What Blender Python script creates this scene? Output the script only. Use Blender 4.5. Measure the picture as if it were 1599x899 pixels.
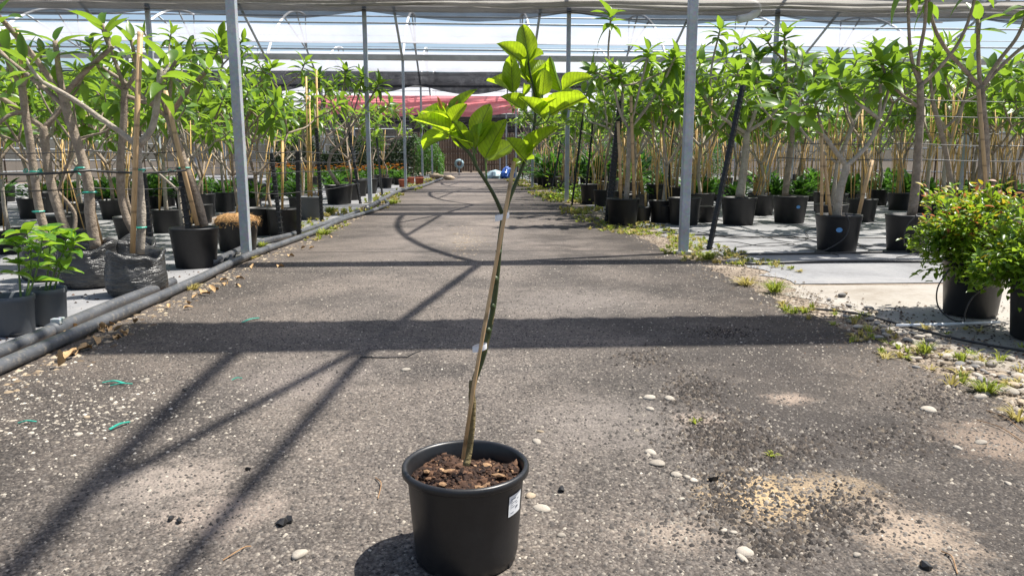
import bpy, math, random
import numpy as np
from mathutils import Vector, Matrix, Euler

R = math.radians
random.seed(7)
rng = np.random.default_rng(7)
for o in list(bpy.data.objects):
    bpy.data.objects.remove(o, do_unlink=True)
scene = bpy.context.scene
C = scene.collection

# ------------------------------------------------------------------ camera
F = 1150.0; CAMZ = 0.91; PITCH = 9.81; YAW = -3.24
cd = bpy.data.cameras.new('camera'); cam = bpy.data.objects.new('camera', cd); C.objects.link(cam)
cd.sensor_fit = 'HORIZONTAL'; cd.sensor_width = 36; cd.lens = F / 1599 * 36
cd.clip_start = 0.05; cd.clip_end = 2000
cam.location = (0, 0, CAMZ); cam.rotation_euler = (R(90 - PITCH), 0, R(YAW))
scene.camera = cam
CM = Euler((R(90 - PITCH), 0, R(YAW))).to_matrix()

# ------------------------------------------------------------------ light
SX, SY = 0.49, 0.145                       # shadow shift (left, towards us) per metre of height
SUN_EL = math.atan2(1, math.hypot(SX, SY))
w = bpy.data.worlds.new('World'); scene.world = w; w.use_nodes = True
nt = w.node_tree; bg = nt.nodes['Background']
sky = nt.nodes.new('ShaderNodeTexSky'); sky.sky_type = 'NISHITA'; sky.sun_disc = False
sky.sun_elevation = SUN_EL; sky.sun_rotation = math.atan2(SX, SY); sky.dust_density = 2.0
nt.links.new(sky.outputs[0], bg.inputs[0]); bg.inputs[1].default_value = 0.095
sd = bpy.data.lights.new('sun', 'SUN'); sd.energy = 5.0; sd.angle = R(0.55); sd.color = (1.0, 0.955, 0.88)
so = bpy.data.objects.new('sun', sd); C.objects.link(so)
so.rotation_euler = Vector((SX, SY, 1)).to_track_quat('Z', 'Y').to_euler()
scene.view_settings.view_transform = 'Standard'; scene.view_settings.look = 'None'
scene.view_settings.gamma = 1; scene.view_settings.exposure = 0.85
scene.render.engine = 'CYCLES'
scene.cycles.transparent_max_bounces = 32
scene.cycles.max_bounces = 8

# ------------------------------------------------------------------ pixels -> places
def ray(px, py):
    return CM @ Vector(((px - 799.5) / F, -(py - 449.5) / F, -1))
def gp(px, py, z=0.0):                      # point on the level plane z
    d = ray(px, py); t = (z - CAMZ) / d.z
    return Vector((d.x * t, d.y * t, z))
def at(px, py, Y):                          # point in the upright plane y = Y
    d = ray(px, py); t = Y / d.y
    return Vector((d.x * t, Y, CAMZ + d.z * t))

# ------------------------------------------------------------------ materials
MATS = {}
class NT:
    def __init__(s, name):
        s.m = bpy.data.materials.new(name); s.m.use_nodes = True
        s.t = s.m.node_tree; s.b = s.t.nodes['Principled BSDF']; s.out = s.t.nodes['Material Output']
        MATS[name] = s.m
    def n(s, typ, **kw):
        nd = s.t.nodes.new(typ)
        for k, v in kw.items():
            if k.startswith('i_'):
                key = k[2:]; key = int(key) if key.isdigit() else key
                nd.inputs[key].default_value = v
            else: setattr(nd, k, v)
        return nd
    def l(s, a, b): s.t.links.new(a, b)
    def coord(s, out='Object'): return s.n('ShaderNodeTexCoord').outputs[out]
    def noise(s, vec, scale, detail=4, rough=.55, dist=0):
        nd = s.n('ShaderNodeTexNoise'); nd.inputs['Scale'].default_value = scale
        nd.inputs['Detail'].default_value = detail; nd.inputs['Roughness'].default_value = rough
        nd.inputs['Distortion'].default_value = dist
        if vec is not None: s.l(vec, nd.inputs['Vector'])
        return nd.outputs['Fac']
    def ramp(s, fac, stops):
        nd = s.n('ShaderNodeValToRGB'); cr = nd.color_ramp
        while len(cr.elements) < len(stops): cr.elements.new(0.5)
        for e, (p, c) in zip(cr.elements, stops):
            e.position = p; e.color = (c[0], c[1], c[2], 1) if not isinstance(c, (int, float)) else (c, c, c, 1)
        s.l(fac, nd.inputs[0]); return nd.outputs[0]
    def mix(s, fac, a, b, mode='MIX'):
        nd = s.n('ShaderNodeMix', data_type='RGBA', blend_type=mode)
        for sock, v in ((nd.inputs[0], fac), (nd.inputs[6], a), (nd.inputs[7], b)):
            if hasattr(v, 'is_output'): s.l(v, sock)
            elif isinstance(v, (int, float)): sock.default_value = v
            else: sock.default_value = (*v, 1)
        return nd.outputs[2]
    def math(s, op, a, b=None, c=None, clamp=False):
        nd = s.n('ShaderNodeMath', operation=op, use_clamp=clamp)
        for i, v in enumerate((a, b, c)):
            if v is None: continue
            if hasattr(v, 'is_output'): s.l(v, nd.inputs[i])
            else: nd.inputs[i].default_value = v
        return nd.outputs[0]
    def bump(s, h, strength, dist, to=None):
        nd = s.n('ShaderNodeBump'); nd.inputs['Strength'].default_value = strength
        nd.inputs['Distance'].default_value = dist; s.l(h, nd.inputs['Height'])
        s.l(nd.outputs[0], (to or s.b).inputs['Normal']); return nd
    def base(s, v):
        if hasattr(v, 'is_output'): s.l(v, s.b.inputs['Base Color'])
        else: s.b.inputs['Base Color'].default_value = (*v, 1)
    def set(s, rough=.6, metal=0, spec=.5):
        s.b.inputs['Roughness'].default_value = rough; s.b.inputs['Metallic'].default_value = metal
        s.b.inputs['Specular IOR Level'].default_value = spec

def simple(name, col, rough=.6, var=.25, scale=12, metal=0, spec=.5, bump=0, bscale=60, bdist=.004, rand=0.0):
    s = NT(name); s.set(rough, metal, spec); co = s.coord()
    f = s.noise(co, scale, 5)
    a = [c * (1 - var) for c in col]; b = [min(1, c * (1 + var)) for c in col]
    c = s.ramp(f, [(.3, a), (.7, b)])
    if rand:
        oi = s.n('ShaderNodeObjectInfo').outputs['Random']
        c = s.mix(1.0, c, s.ramp(oi, [(0, 1 - rand), (1, 1 + rand)]), 'MULTIPLY')
    s.base(c)
    if bump: s.bump(s.noise(co, bscale, 5), bump, bdist)
    return s

def leafmat(name, dark, light, trans, tfac=.42, rough=.38, island=True, vein=False, veincol=None):
    s = NT(name); s.set(rough, 0, .4)
    rnd = s.n('ShaderNodeNewGeometry').outputs['Random Per Island'] if island else s.n('ShaderNodeObjectInfo').outputs['Random']
    co = s.coord()
    f = s.math('ADD', s.math('MULTIPLY', rnd, .75), s.math('MULTIPLY', s.noise(co, 9, 3), .3), clamp=True)
    col = s.ramp(f, [(.1, dark), (.9, light)])
    tcol = s.mix(s.math('MULTIPLY', f, .6), trans, [min(1, c * 1.5) for c in trans])
    if vein:
        sx = s.n('ShaderNodeSeparateXYZ'); s.l(co, sx.inputs[0])
        ax = s.math('ABSOLUTE', sx.outputs[0])
        mid = s.math('LESS_THAN', ax, .02)
        # side veins run forward from the midrib
        ph = s.math('SUBTRACT', sx.outputs[1], s.math('MULTIPLY', ax, .55))
        sv = s.math('GREATER_THAN', s.math('SINE', s.math('MULTIPLY', ph, 62)), .90)
        v = s.math('MAXIMUM', mid, s.math('MULTIPLY', sv, .6))
        col = s.mix(v, col, veincol); tcol = s.mix(v, tcol, [c * .3 for c in trans])
        blot = s.ramp(s.noise(co, 5, 5, .7), [(.35, .72), (.65, 1.1)]); tcol = s.mix(1, tcol, blot, 'MULTIPLY'); col = s.mix(1, col, blot, 'MULTIPLY')
        s.bump(s.math('SINE', s.math('MULTIPLY', ph, 62)), .06, .004)
    s.base(col)
    tr = s.n('ShaderNodeBsdfTranslucent'); s.l(tcol, tr.inputs[0])
    mx = s.n('ShaderNodeMixShader'); mx.inputs[0].default_value = tfac
    s.l(s.b.outputs[0], mx.inputs[1]); s.l(tr.outputs[0], mx.inputs[2]); s.l(mx.outputs[0], s.out.inputs[0])
    return s

def netmat(name, col, opacity, tcol=None, stripe=40, soft=.25):
    """woven shade cloth: part see-through, part dull plastic, part light soaking through"""
    s = NT(name); s.set(.8, 0, .2); co = s.coord()
    f = s.noise(co, 3.0, 5, .6); g = s.noise(co, 26, 3)
    s.base(s.ramp(f, [(.25, [c * .75 for c in col]), (.75, [min(1, c * 1.2) for c in col])]))
    tr = s.n('ShaderNodeBsdfTranslucent'); tr.inputs[0].default_value = (*(tcol or col), 1)
    m1 = s.n('ShaderNodeMixShader'); m1.inputs[0].default_value = soft
    s.l(s.b.outputs[0], m1.inputs[1]); s.l(tr.outputs[0], m1.inputs[2])
    tp = s.n('ShaderNodeBsdfTransparent')
    m2 = s.n('ShaderNodeMixShader')
    op = s.math('ADD', s.math('MULTIPLY', s.math('SUBTRACT', s.math('ADD', s.math('MULTIPLY', f, .6), s.math('MULTIPLY', g, .4)), .5), .35), opacity, clamp=True)
    s.l(op, m2.inputs[0]); s.l(tp.outputs[0], m2.inputs[1]); s.l(m1.outputs[0], m2.inputs[2]); s.l(m2.outputs[0], s.out.inputs[0])
    return s

# --- asphalt
def make_asphalt():
    s = NT('old_asphalt'); s.set(.85, 0, .3); co = s.coord()
    vo = s.n('ShaderNodeTexVoronoi', feature='F1'); vo.inputs['Scale'].default_value = 95; s.l(co, vo.inputs['Vector'])
    cell = s.n('ShaderNodeSeparateColor'); s.l(vo.outputs['Color'], cell.inputs[0])
    vo2 = s.n('ShaderNodeTexVoronoi', feature='F1'); vo2.inputs['Scale'].default_value = 210; s.l(co, vo2.inputs['Vector'])
    cell2 = s.n('ShaderNodeSeparateColor'); s.l(vo2.outputs['Color'], cell2.inputs[0])
    chip = s.ramp(cell.outputs[0], [(0, (.030, .026, .024)), (.45, (.088, .077, .068)), (.8, (.165, .146, .126)), (.97, (.33, .29, .24))])
    chip2 = s.ramp(cell2.outputs[1], [(0, (.028, .025, .023)), (.6, (.108, .096, .085)), (1, (.24, .215, .185))])
    col = s.mix(.5, chip, chip2)
    d = s.ramp(vo.outputs['Distance'], [(.35, 1.08), (.75, .55)])
    col = s.mix(1, col, d, 'MULTIPLY')
    # dust: broad, worn into the wheel tracks
    big = s.noise(co, .75, 6, .62, .6); fine = s.noise(co, 38, 4, .7)
    dm = s.math('MULTIPLY', s.ramp(big, [(.42, 0), (.72, 1)]), s.ramp(fine, [(.36, .15), (.62, .8)]))
    col = s.mix(s.math('MULTIPLY', dm, .62), col, (.30, .245, .195))
    # fine film of dust, thicker far up the road where carts seldom scuff it off
    sx = s.n('ShaderNodeSeparateXYZ'); s.l(co, sx.inputs[0])
    film = s.n('ShaderNodeMapRange'); film.inputs[1].default_value = 2.2; film.inputs[2].default_value = 9; film.inputs[3].default_value = .08; film.inputs[4].default_value = .42
    s.l(sx.outputs[1], film.inputs[0])
    col = s.mix(film.outputs[0], col, (.205, .178, .165))
    big2 = s.noise(co, 2.6, 5, .7, .8)
    col = s.mix(1, col, s.ramp(s.math('ADD', s.math('MULTIPLY', big, .5), s.math('MULTIPLY', big2, .5)), [(.36, .50), (.52, .96), (.66, 1.25)]), 'MULTIPLY')
    # dark scuffed strip along the right-hand side
    rm = s.ramp(s.noise(co, 1.3, 5, .65), [(.42, 0), (.56, 1)])
    rx = s.n('ShaderNodeMapRange'); rx.inputs[1].default_value = .35; rx.inputs[2].default_value = .9; s.l(sx.outputs[0], rx.inputs[0])
    col = s.mix(s.math('MULTIPLY', s.math('MULTIPLY', rm, rx.outputs[0]), .72), col, (.045, .039, .035))
    # tarry edges, dust-worn middle
    ex = s.n('ShaderNodeMapRange'); ex.inputs[1].default_value = .75; ex.inputs[2].default_value = 1.75; s.l(s.math('ADD', s.math('ABSOLUTE', sx.outputs[0]), s.math('MULTIPLY', s.math('SUBTRACT', big2, .5), 1.2)), ex.inputs[0])
    col = s.mix(ex.outputs[0], col, s.mix(1, col, (.72, .70, .68), 'MULTIPLY'))
    col = s.mix(1, col, (.985, .97, .96), 'MULTIPLY')
    # sand spills
    spots = [(gp(1190, 775), .16, .15, .85, (.46, .33, .18)), (gp(1300, 760), .13, .10, .6, (.40, .30, .19)), (gp(1420, 830), .15, .16, .55, (.46, .36, .27)),
             (gp(1230, 622), .10, .07, .6, (.40, .31, .24)), (gp(1060, 830), .12, .1, .45, (.42, .34, .27)), (gp(1090, 655), .10, .08, .5, (.42, .33, .26)),
             (gp(290, 745), .16, .15, .4, (.40, .33, .27)), (gp(350, 800), .16, .13, .45, (.42, .34, .28)), (gp(960, 660), .3, .3, .3, (.32, .28, .25)),
             (gp(230, 760), .2, .2, .25, (.36, .31, .27)), (gp(1560, 690), .18, .2, .5, (.36, .27, .2)), (gp(720, 375), .3, .8, .2, (.36, .31, .25)), (gp(900, 470), .5, .5, .28, (.33, .29, .26)),
             (gp(1430, 535), .2, .3, .5, (.3, .25, .2)), (gp(470, 590), .3, .35, .25, (.33, .28, .25))]
    grain = s.noise(co, 120, 3, .7); mid = s.noise(co, 14, 4, .65)
    for (p, rx_, ry_, amt, c) in spots:
        mp = s.n('ShaderNodeMapping'); mp.vector_type = 'TEXTURE'; mp.inputs['Location'].default_value = (p.x, p.y, 0); mp.inputs['Scale'].default_value = (rx_ * 2, ry_ * 2, 1); s.l(co, mp.inputs[0])
        gr = s.n('ShaderNodeTexGradient', gradient_type='SPHERICAL'); s.l(mp.outputs[0], gr.inputs[0])
        m = s.math('ADD', s.math('ADD', gr.outputs['Fac'], s.math('MULTIPLY', s.math('SUBTRACT', mid, .5), 1.1)), s.math('MULTIPLY', s.math('SUBTRACT', grain, .5), .9))
        m = s.math('MULTIPLY', s.ramp(m, [(.36, 0), (.85, 1)]), s.ramp(gr.outputs['Fac'], [(.02, 0), (.5, 1)]))
        col = s.mix(s.math('MULTIPLY', m, amt), col, c)
    s.base(col)
    h = s.math('ADD', s.math('SUBTRACT', 1, vo.outputs['Distance']), s.math('MULTIPLY', cell.outputs[1], .8))
    h = s.math('ADD', h, s.math('MULTIPLY', s.noise(co, 30, 4), 1.2))
    s.bump(h, .75, .006)
make_asphalt()

def make_ground():
    s = NT('dusty_soil'); s.set(.95, 0, .2); co = s.coord()
    f = s.noise(co, 1.7, 7, .65, .4); g = s.noise(co, 45, 4, .7)
    col = s.ramp(f, [(.3, (.15, .115, .085)), (.55, (.30, .245, .19)), (.75, (.42, .36, .29))])
    col = s.mix(.5, col, s.ramp(g, [(.35, .55), (.65, 1.35)]), 'MULTIPLY'); s.base(col)
    s.bump(s.math('ADD', g, f), .8, .02)
make_ground()
def make_mat(name, c0, c1, c2):
    s = NT(name); s.set(.75, 0, .35); co = s.coord()
    f = s.noise(co, 1.1, 7, .66, .5); g = s.noise(co, 30, 5, .7)
    col = s.ramp(s.math('ADD', s.math('MULTIPLY', f, .8), s.math('MULTIPLY', g, .2)), [(.32, c0), (.5, c1), (.68, c2)])
    wv = s.n('ShaderNodeTexWave', wave_type='BANDS', bands_direction='X'); wv.inputs['Scale'].default_value = 40; s.l(co, wv.inputs[0])
    col = s.mix(.12, col, wv.outputs['Color'], 'MULTIPLY'); s.base(col)
    s.bump(s.noise(co, 5, 5, .6), .6, .03)
make_mat('weed_mat', (.13, .128, .13), (.24, .24, .245), (.33, .32, .31))
make_mat('weed_mat_dusty', (.21, .175, .135), (.33, .30, .26), (.40, .375, .34))

def plastic(name, col, rough=.42, dust=.35):
    s = NT(name); s.set(rough, 0, .5); co = s.coord()
    f = s.noise(co, 7, 6, .65); g = s.noise(co, 60, 4, .7)
    d = s.math('MULTIPLY', s.ramp(s.math('ADD', s.math('MULTIPLY', f, .7), s.math('MULTIPLY', g, .3)), [(.42, 0), (.68, 1)]), dust)
    s.base(s.mix(d, col, (.12, .11, .10)))
    rr = s.ramp(f, [(.3, rough * .8), (.7, min(1, rough * 1.4))]); s.l(rr, s.b.inputs['Roughness'])
    s.bump(g, .08, .003); return s
plastic('pot_black', (.010, .0105, .012), .36, .10)
plastic('pot_dull', (.009, .009, .010), .45, .14)
plastic('pot_slate', (.060, .070, .082), .5, .4)
plastic('pot_terracotta', (.35, .09, .04), .6, .2)
plastic('black_stake_plastic', (.008, .008, .009), .45, .15)
plastic('drip_tube', (.012, .012, .013), .4, .3)
plastic('white_tape', (.78, .79, .82), .45, .1)
plastic('green_tie_plastic', (.02, .33, .24), .4, .1)
plastic('blue_plastic', (.03, .12, .45), .35, .1)
plastic('pale_blue_plastic', (.30, .42, .46), .4, .1)
plastic('sticker_paper', (.74, .75, .76), .5, .05)
plastic('sticker_print', (.18, .19, .22), .6, 0)
plastic('blue_sticker', (.12, .32, .62), .5, 0)
plastic('red_sticker', (.55, .04, .05), .5, 0)
def make_bag():
    s = NT('bag_plastic'); s.set(.24, 0, .6); co = s.coord()
    mp = s.n('ShaderNodeMapping'); mp.inputs['Scale'].default_value = (.8, .8, 4.2); s.l(co, mp.inputs[0])
    f = s.noise(mp.outputs[0], 8, 5, .55, 1.6); g = s.noise(co, 5, 5, .6)
    s.base(s.ramp(g, [(.3, (.022, .022, .022)), (.7, (.075, .073, .07))])); s.bump(f, .8, .022)
make_bag()
def make_pvc():
    s = NT('grey_pipe'); s.set(.42, 0, .4); co = s.coord()
    f = s.noise(co, 4, 6, .65); g = s.noise(co, 40, 4, .7)
    c = s.ramp(f, [(.3, (.040, .044, .050)), (.7, (.11, .114, .122))])
    c = s.mix(s.math('MULTIPLY', s.ramp(g, [(.52, 0), (.7, 1)]), .55), c, (.24, .21, .17)); s.base(c); s.bump(g, .15, .003)
make_pvc()
simple('soil_bark', (.05, .023, .013), .9, .6, 40, bump=.8, bscale=90, bdist=.01)
simple('soil_chunk', (.11, .042, .019), .9, .65, 30, rand=.3)
simple('wood_chip', (.27, .16, .08), .85, .3, 30)
simple('soil_dark', (.055, .038, .027), .95, .5, 40, bump=.8, bscale=60, bdist=.015)
simple('coir', (.36, .20, .08), .95, .4, 30, bump=.9, bscale=80, bdist=.02)
simple('dry_leaf', (.42, .27, .13), .85, .45, 20)
def make_cane(name, a, b):
    s = NT(name); s.set(.55, 0, .4); co = s.coord()
    mp = s.n('ShaderNodeMapping'); mp.inputs['Scale'].default_value = (60, 60, 2.5); s.l(co, mp.inputs[0])
    f = s.noise(mp.outputs[0], 3, 5, .6)
    wv = s.n('ShaderNodeTexWave', wave_type='BANDS', bands_direction='Z'); wv.inputs['Scale'].default_value = 1.1; s.l(co, wv.inputs[0])
    c = s.ramp(f, [(.3, a), (.7, b)]); c = s.mix(s.math('MULTIPLY', s.ramp(wv.outputs['Fac'], [(.0, 1), (.02, 0)]), .6), c, (.12, .08, .04)); s.base(c)
make_cane('cane', (.40, .25, .12), (.60, .42, .23)); make_cane('cane_gold', (.46, .28, .09), (.68, .46, .18))
def make_bark(name, a, b, rings=True):
    s = NT(name); s.set(.8, 0, .3); co = s.coord()
    f = s.noise(co, 10, 6, .65); g = s.noise(co, 55, 4, .7)
    c = s.ramp(s.math('ADD', s.math('MULTIPLY', f, .65), s.math('MULTIPLY', g, .35)), [(.33, a), (.66, b)])
    mp = s.n('ShaderNodeMapping'); mp.inputs['Scale'].default_value = (14, 14, 34); s.l(co, mp.inputs[0])
    h = s.noise(mp.outputs[0], 1.0, 4, .6)
    c = s.mix(.22, c, s.ramp(h, [(.38, .5), (.6, 1.15)]), 'MULTIPLY'); s.base(c)
    s.bump(s.math('ADD', h, g), .8, .012)
make_bark('plumeria_bark', (.15, .115, .085), (.42, .34, .26))
make_bark('plumeria_bark_pale', (.25, .21, .165), (.52, .46, .375))
make_bark('sapling_bark', (.11, .085, .035), (.27, .21, .10))
simple('green_stem', (.035, .055, .014), .5, .35, 25)
simple('bright_stem', (.10, .17, .03), .5, .3, 25)
simple('shrub_stem', (.14, .09, .05), .8, .3, 25)
def make_steel():
    s = NT('galvanised_steel'); s.set(.5, .2, .5); co = s.coord()
    f = s.noise(co, 3.5, 6, .65); vo = s.n('ShaderNodeTexVoronoi'); vo.inputs['Scale'].default_value = 45; s.l(co, vo.inputs[0])
    c = s.ramp(f, [(.3, (.30, .33, .35)), (.7, (.46, .49, .51))]); c = s.mix(.18, c, vo.outputs['Color'], 'SOFT_LIGHT'); s.base(c)
make_steel()
simple('white_pipe_paint', (.72, .74, .76), .45, .1, 5)
simple('gutter_steel', (.50, .50, .49), .5, .2, 2, metal=.3)
simple('dust_cap', (.55, .5, .4), .8, .2, 10)
netmat('net_grey', (.13, .128, .13), .80, (.32, .315, .32), soft=.45)
netmat('net_pale', (.40, .38, .345), .84, (.52, .50, .46), soft=.5)
netmat('net_black', (.016, .016, .020), .93, (.06, .06, .07), soft=.2)
netmat('net_red', (.72, .22, .23), .96, (.85, .28, .30), soft=.55)
netmat('screen_grey', (.085, .08, .073), .78, (.15, .145, .135), soft=.35)
netmat('screen_brown', (.20, .14, .10), .88, (.3, .22, .16), soft=.3)
def make_film():
    s = NT('roof_film'); s.set(.35, 0, .4); co = s.coord()
    f = s.noise(co, .8, 5, .6)
    s.base((.66, .67, .70))
    tr = s.n('ShaderNodeBsdfTranslucent'); tr.inputs[0].default_value = (.50, .50, .54, 1)
    m1 = s.n('ShaderNodeMixShader'); m1.inputs[0].default_value = .75; s.l(s.b.outputs[0], m1.inputs[1]); s.l(tr.outputs[0], m1.inputs[2])
    tp = s.n('ShaderNodeBsdfTransparent'); m2 = s.n('ShaderNodeMixShader')
    s.l(s.ramp(f, [(.3, .55), (.7, .8)]), m2.inputs[0]); s.l(tp.outputs[0], m2.inputs[1]); s.l(m1.outputs[0], m2.inputs[2]); s.l(m2.outputs[0], s.out.inputs[0])
make_film()
simple('pebble_white', (.36, .32, .265), .8, .2, 14, rand=.25, bump=.4, bscale=40)
simple('pebble_tan', (.31, .245, .17), .85, .25, 14, rand=.3, bump=.4, bscale=40)
simple('pebble_grey', (.20, .19, .18), .85, .3, 20, rand=.3, bump=.4, bscale=40)
def chips(name, stops):
    s = NT(name); s.set(.85, 0, .3)
    s.base(s.ramp(s.n('ShaderNodeNewGeometry').outputs['Random Per Island'], stops))
chips('chip_mixed', [(0, (.030, .027, .025)), (.4, (.075, .067, .060)), (.75, (.135, .12, .106)), (.95, (.22, .195, .165)), (1, (.38, .34, .28))])
chips('chip_dark', [(0, (.014, .012, .011)), (.6, (.045, .037, .031)), (.92, (.09, .072, .056)), (1, (.2, .17, .13))])
chips('chip_pale', [(0, (.22, .19, .15)), (.5, (.35, .31, .25)), (1, (.52, .48, .41))])
chips('rubble_mixed', [(0, (.05, .038, .027)), (.45, (.13, .10, .072)), (.8, (.23, .19, .145)), (1, (.42, .38, .31))])
chips('soil_mixed', [(0, (.014, .007, .005)), (.45, (.036, .018, .011)), (.8, (.072, .036, .020)), (.97, (.13, .07, .04)), (1, (.36, .23, .13))])
chips('litter_mixed', [(0, (.08, .055, .035)), (.5, (.24, .18, .115)), (1, (.42, .35, .25))])
chips('straw_mixed', [(0, (.22, .11, .04)), (.5, (.42, .24, .09)), (1, (.60, .40, .18))])
leafmat('leaf_plumeria', (.020, .070, .010), (.105, .205, .022), (.27, .43, .030), .40, .36, island=False)
leafmat('leaf_plumeria_crown', (.018, .062, .010), (.105, .205, .024), (.27, .43, .032), .40, .36)
leafmat('leaf_citrus', (.035, .11, .012), (.21, .31, .018), (.46, .64, .02), .56, .30, island=False, vein=True, veincol=(.16, .25, .05))
leafmat('leaf_glossy', (.05, .15, .018), (.14, .28, .035), (.30, .48, .03), .40, .28, island=False)
leafmat('leaf_shrub', (.025, .085, .010), (.15, .27, .025), (.30, .44, .03), .40, .33)
leafmat('leaf_shrub_gold', (.17, .17, .02), (.42, .30, .03), (.50, .40, .03), .4, .45)
leafmat('leaf_shrub_red', (.22, .06, .03), (.36, .17, .06), (.45, .14, .05), .4, .45)
leafmat('leaf_bed', (.016, .055, .010), (.06, .15, .026), (.10, .24, .025), .32, .45)
leafmat('leaf_hedge', (.012, .028, .010), (.045, .075, .022), (.05, .10, .02), .2, .6)
leafmat('grass_fresh', (.10, .17, .02), (.36, .36, .07), (.32, .38, .05), .4, .5)
leafmat('grass_dry', (.30, .25, .07), (.50, .42, .16), (.42, .36, .10), .35, .6)
leafmat('flower_orange', (.55, .13, .01), (.75, .32, .02), (.6, .25, .02), .3, .6)
leafmat('leaf_shoot', (.30, .14, .04), (.38, .20, .05), (.5, .2, .05), .4, .4)
simple('plank_wood', (.11, .072, .048), .85, .35, 6, rand=.3)
simple('white_paint', (.75, .76, .78), .5, .08, 6)

# ------------------------------------------------------------------ mesh building
def perp(d):
    d = Vector(d).normalized(); a = Vector((0, 0, 1)) if abs(d.z) < .9 else Vector((1, 0, 0))
    u = d.cross(a).normalized(); return u, d.cross(u).normalized()
class MB:
    def __init__(s): s.v = []; s.f = []
    def add(s, vs, fs):
        o = len(s.v); s.v.extend([tuple(p) for p in vs]); s.f.extend([tuple(i + o for i in f) for f in fs]); return s
    def box(s, c, size, rot=None):
        x, y, z = [k / 2 for k in size]; vs = [Vector((a * x, b * y, d * z)) for a in (-1, 1) for b in (-1, 1) for d in (-1, 1)]
        if rot is not None: vs = [rot @ p for p in vs]
        c = Vector(c); return s.add([p + c for p in vs], [(0, 1, 3, 2), (4, 6, 7, 5), (0, 4, 5, 1), (2, 3, 7, 6), (0, 2, 6, 4), (1, 5, 7, 3)])
    def bar(s, a, b, w, h=None, up=(0, 0, 1)):
        a = Vector(a); b = Vector(b); d = (b - a); L = d.length; d.normalize(); up = Vector(up)
        if abs(d.dot(up)) > .98: up = Vector((0, 1, 0))
        x = d.cross(up).normalized(); y = x.cross(d).normalized(); h = h or w
        m = Matrix((x, d, y)).transposed(); return s.box((a + b) / 2, (w, L, h), m)
    def tube(s, pts, rad, n=8, cap=True, wob=0):
        pts = [Vector(p) for p in pts]; m = len(pts)
        if not hasattr(rad, '__len__'): rad = [rad] * m
        u = None; vs = []
        for i, p in enumerate(pts):
            t = (pts[min(i + 1, m - 1)] - pts[max(i - 1, 0)]).normalized()
            if u is None: u, _ = perp(t)
            u = (u - t * u.dot(t)).normalized(); w_ = t.cross(u)
            for k in range(n):
                a = 2 * math.pi * k / n; r = rad[i] * (1 + (random.uniform(-wob, wob) if wob else 0))
                vs.append(p + (u * math.cos(a) + w_ * math.sin(a)) * r)
        fs = [(i * n + k, i * n + (k + 1) % n, (i + 1) * n + (k + 1) % n, (i + 1) * n + k) for i in range(m - 1) for k in range(n)]
        if cap: fs += [tuple(range(n))[::-1], tuple((m - 1) * n + k for k in range(n))]
        return s.add(vs, fs)
    def lathe(s, prof, c=(0, 0, 0), n=32, fn=None, capb=True, capt=False):
        vs = []; c = Vector(c)
        for j, (r, z) in enumerate(prof):
            for k in range(n):
                a = 2 * math.pi * k / n; rr, zz = (r, z) if fn is None else fn(r, z, a, j)
                vs.append(c + Vector((rr * math.cos(a), rr * math.sin(a), zz)))
        m = len(prof)
        fs = [(j * n + k, j * n + (k + 1) % n, (j + 1) * n + (k + 1) % n, (j + 1) * n + k) for j in range(m - 1) for k in range(n)]
        if capb: fs.append(tuple(range(n))[::-1])
        if capt: fs.append(tuple((m - 1) * n + k for k in range(n)))
        return s.add(vs, fs)
    def blob(s, c, size, rnd=.3, rot=None):
        """small irregular stone: 8-sided, 20 faces"""
        g = (1 + 5 ** .5) / 2
        vs = [(-1, g, 0), (1, g, 0), (-1, -g, 0), (1, -g, 0), (0, -1, g), (0, 1, g), (0, -1, -g), (0, 1, -g), (g, 0, -1), (g, 0, 1), (-g, 0, -1), (-g, 0, 1)]
        fs = [(0, 11, 5), (0, 5, 1), (0, 1, 7), (0, 7, 10), (0, 10, 11), (1, 5, 9), (5, 11, 4), (11, 10, 2), (10, 7, 6), (7, 1, 8), (3, 9, 4), (3, 4, 2), (3, 2, 6), (3, 6, 8), (3, 8, 9), (4, 9, 5), (2, 4, 11), (6, 2, 10), (8, 6, 7), (9, 8, 1)]
        m = rot or Euler((0, 0, random.uniform(0, 6.28))).to_matrix(); c = Vector(c)
        out = []
        for p in vs:
            q = Vector(p) / 1.9 * (1 + random.uniform(-rnd, rnd)); out.append(c + m @ Vector((q.x * size[0], q.y * size[1], q.z * size[2])))
        return s.add(out, fs)
    def build(s, name, mat, parent=None, smooth=False, world=True, bevel=0):
        me = bpy.data.meshes.new(name); off = Vector((0, 0, 0))
        if parent is not None and world:
            p = parent
            while p is not None: off += p.location; p = p.parent
        me.from_pydata([(x - off.x, y - off.y, z - off.z) for x, y, z in s.v], [], s.f)
        me.materials.append(MATS[mat] if isinstance(mat, str) else mat)
        if smooth: me.polygons.foreach_set('use_smooth', [True] * len(me.polygons))
        o = bpy.data.objects.new(name, me); C.objects.link(o)
        if parent is not None: o.parent = parent
        if bevel:
            md = o.modifiers.new('bevel', 'BEVEL'); md.width = bevel; md.segments = 2; md.limit_method = 'ANGLE'
        return o
def tag(o, label=None, cat=None, group=None, kind=None):
    if label: o['label'] = label
    if cat: o['category'] = cat
    if group: o['group'] = group
    if kind: o['kind'] = kind
    return o
def empty(name, loc, label, cat, group=None):
    o = bpy.data.objects.new(name, None); o.empty_display_size = .1; C.objects.link(o); o.location = loc
    return tag(o, label, cat, group)
def copy_tree(o, parent=None):
    c = o.copy(); C.objects.link(c)
    if parent is not None: c.parent = parent
    for ch in list(o.children): copy_tree(ch, c)
    return c
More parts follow.
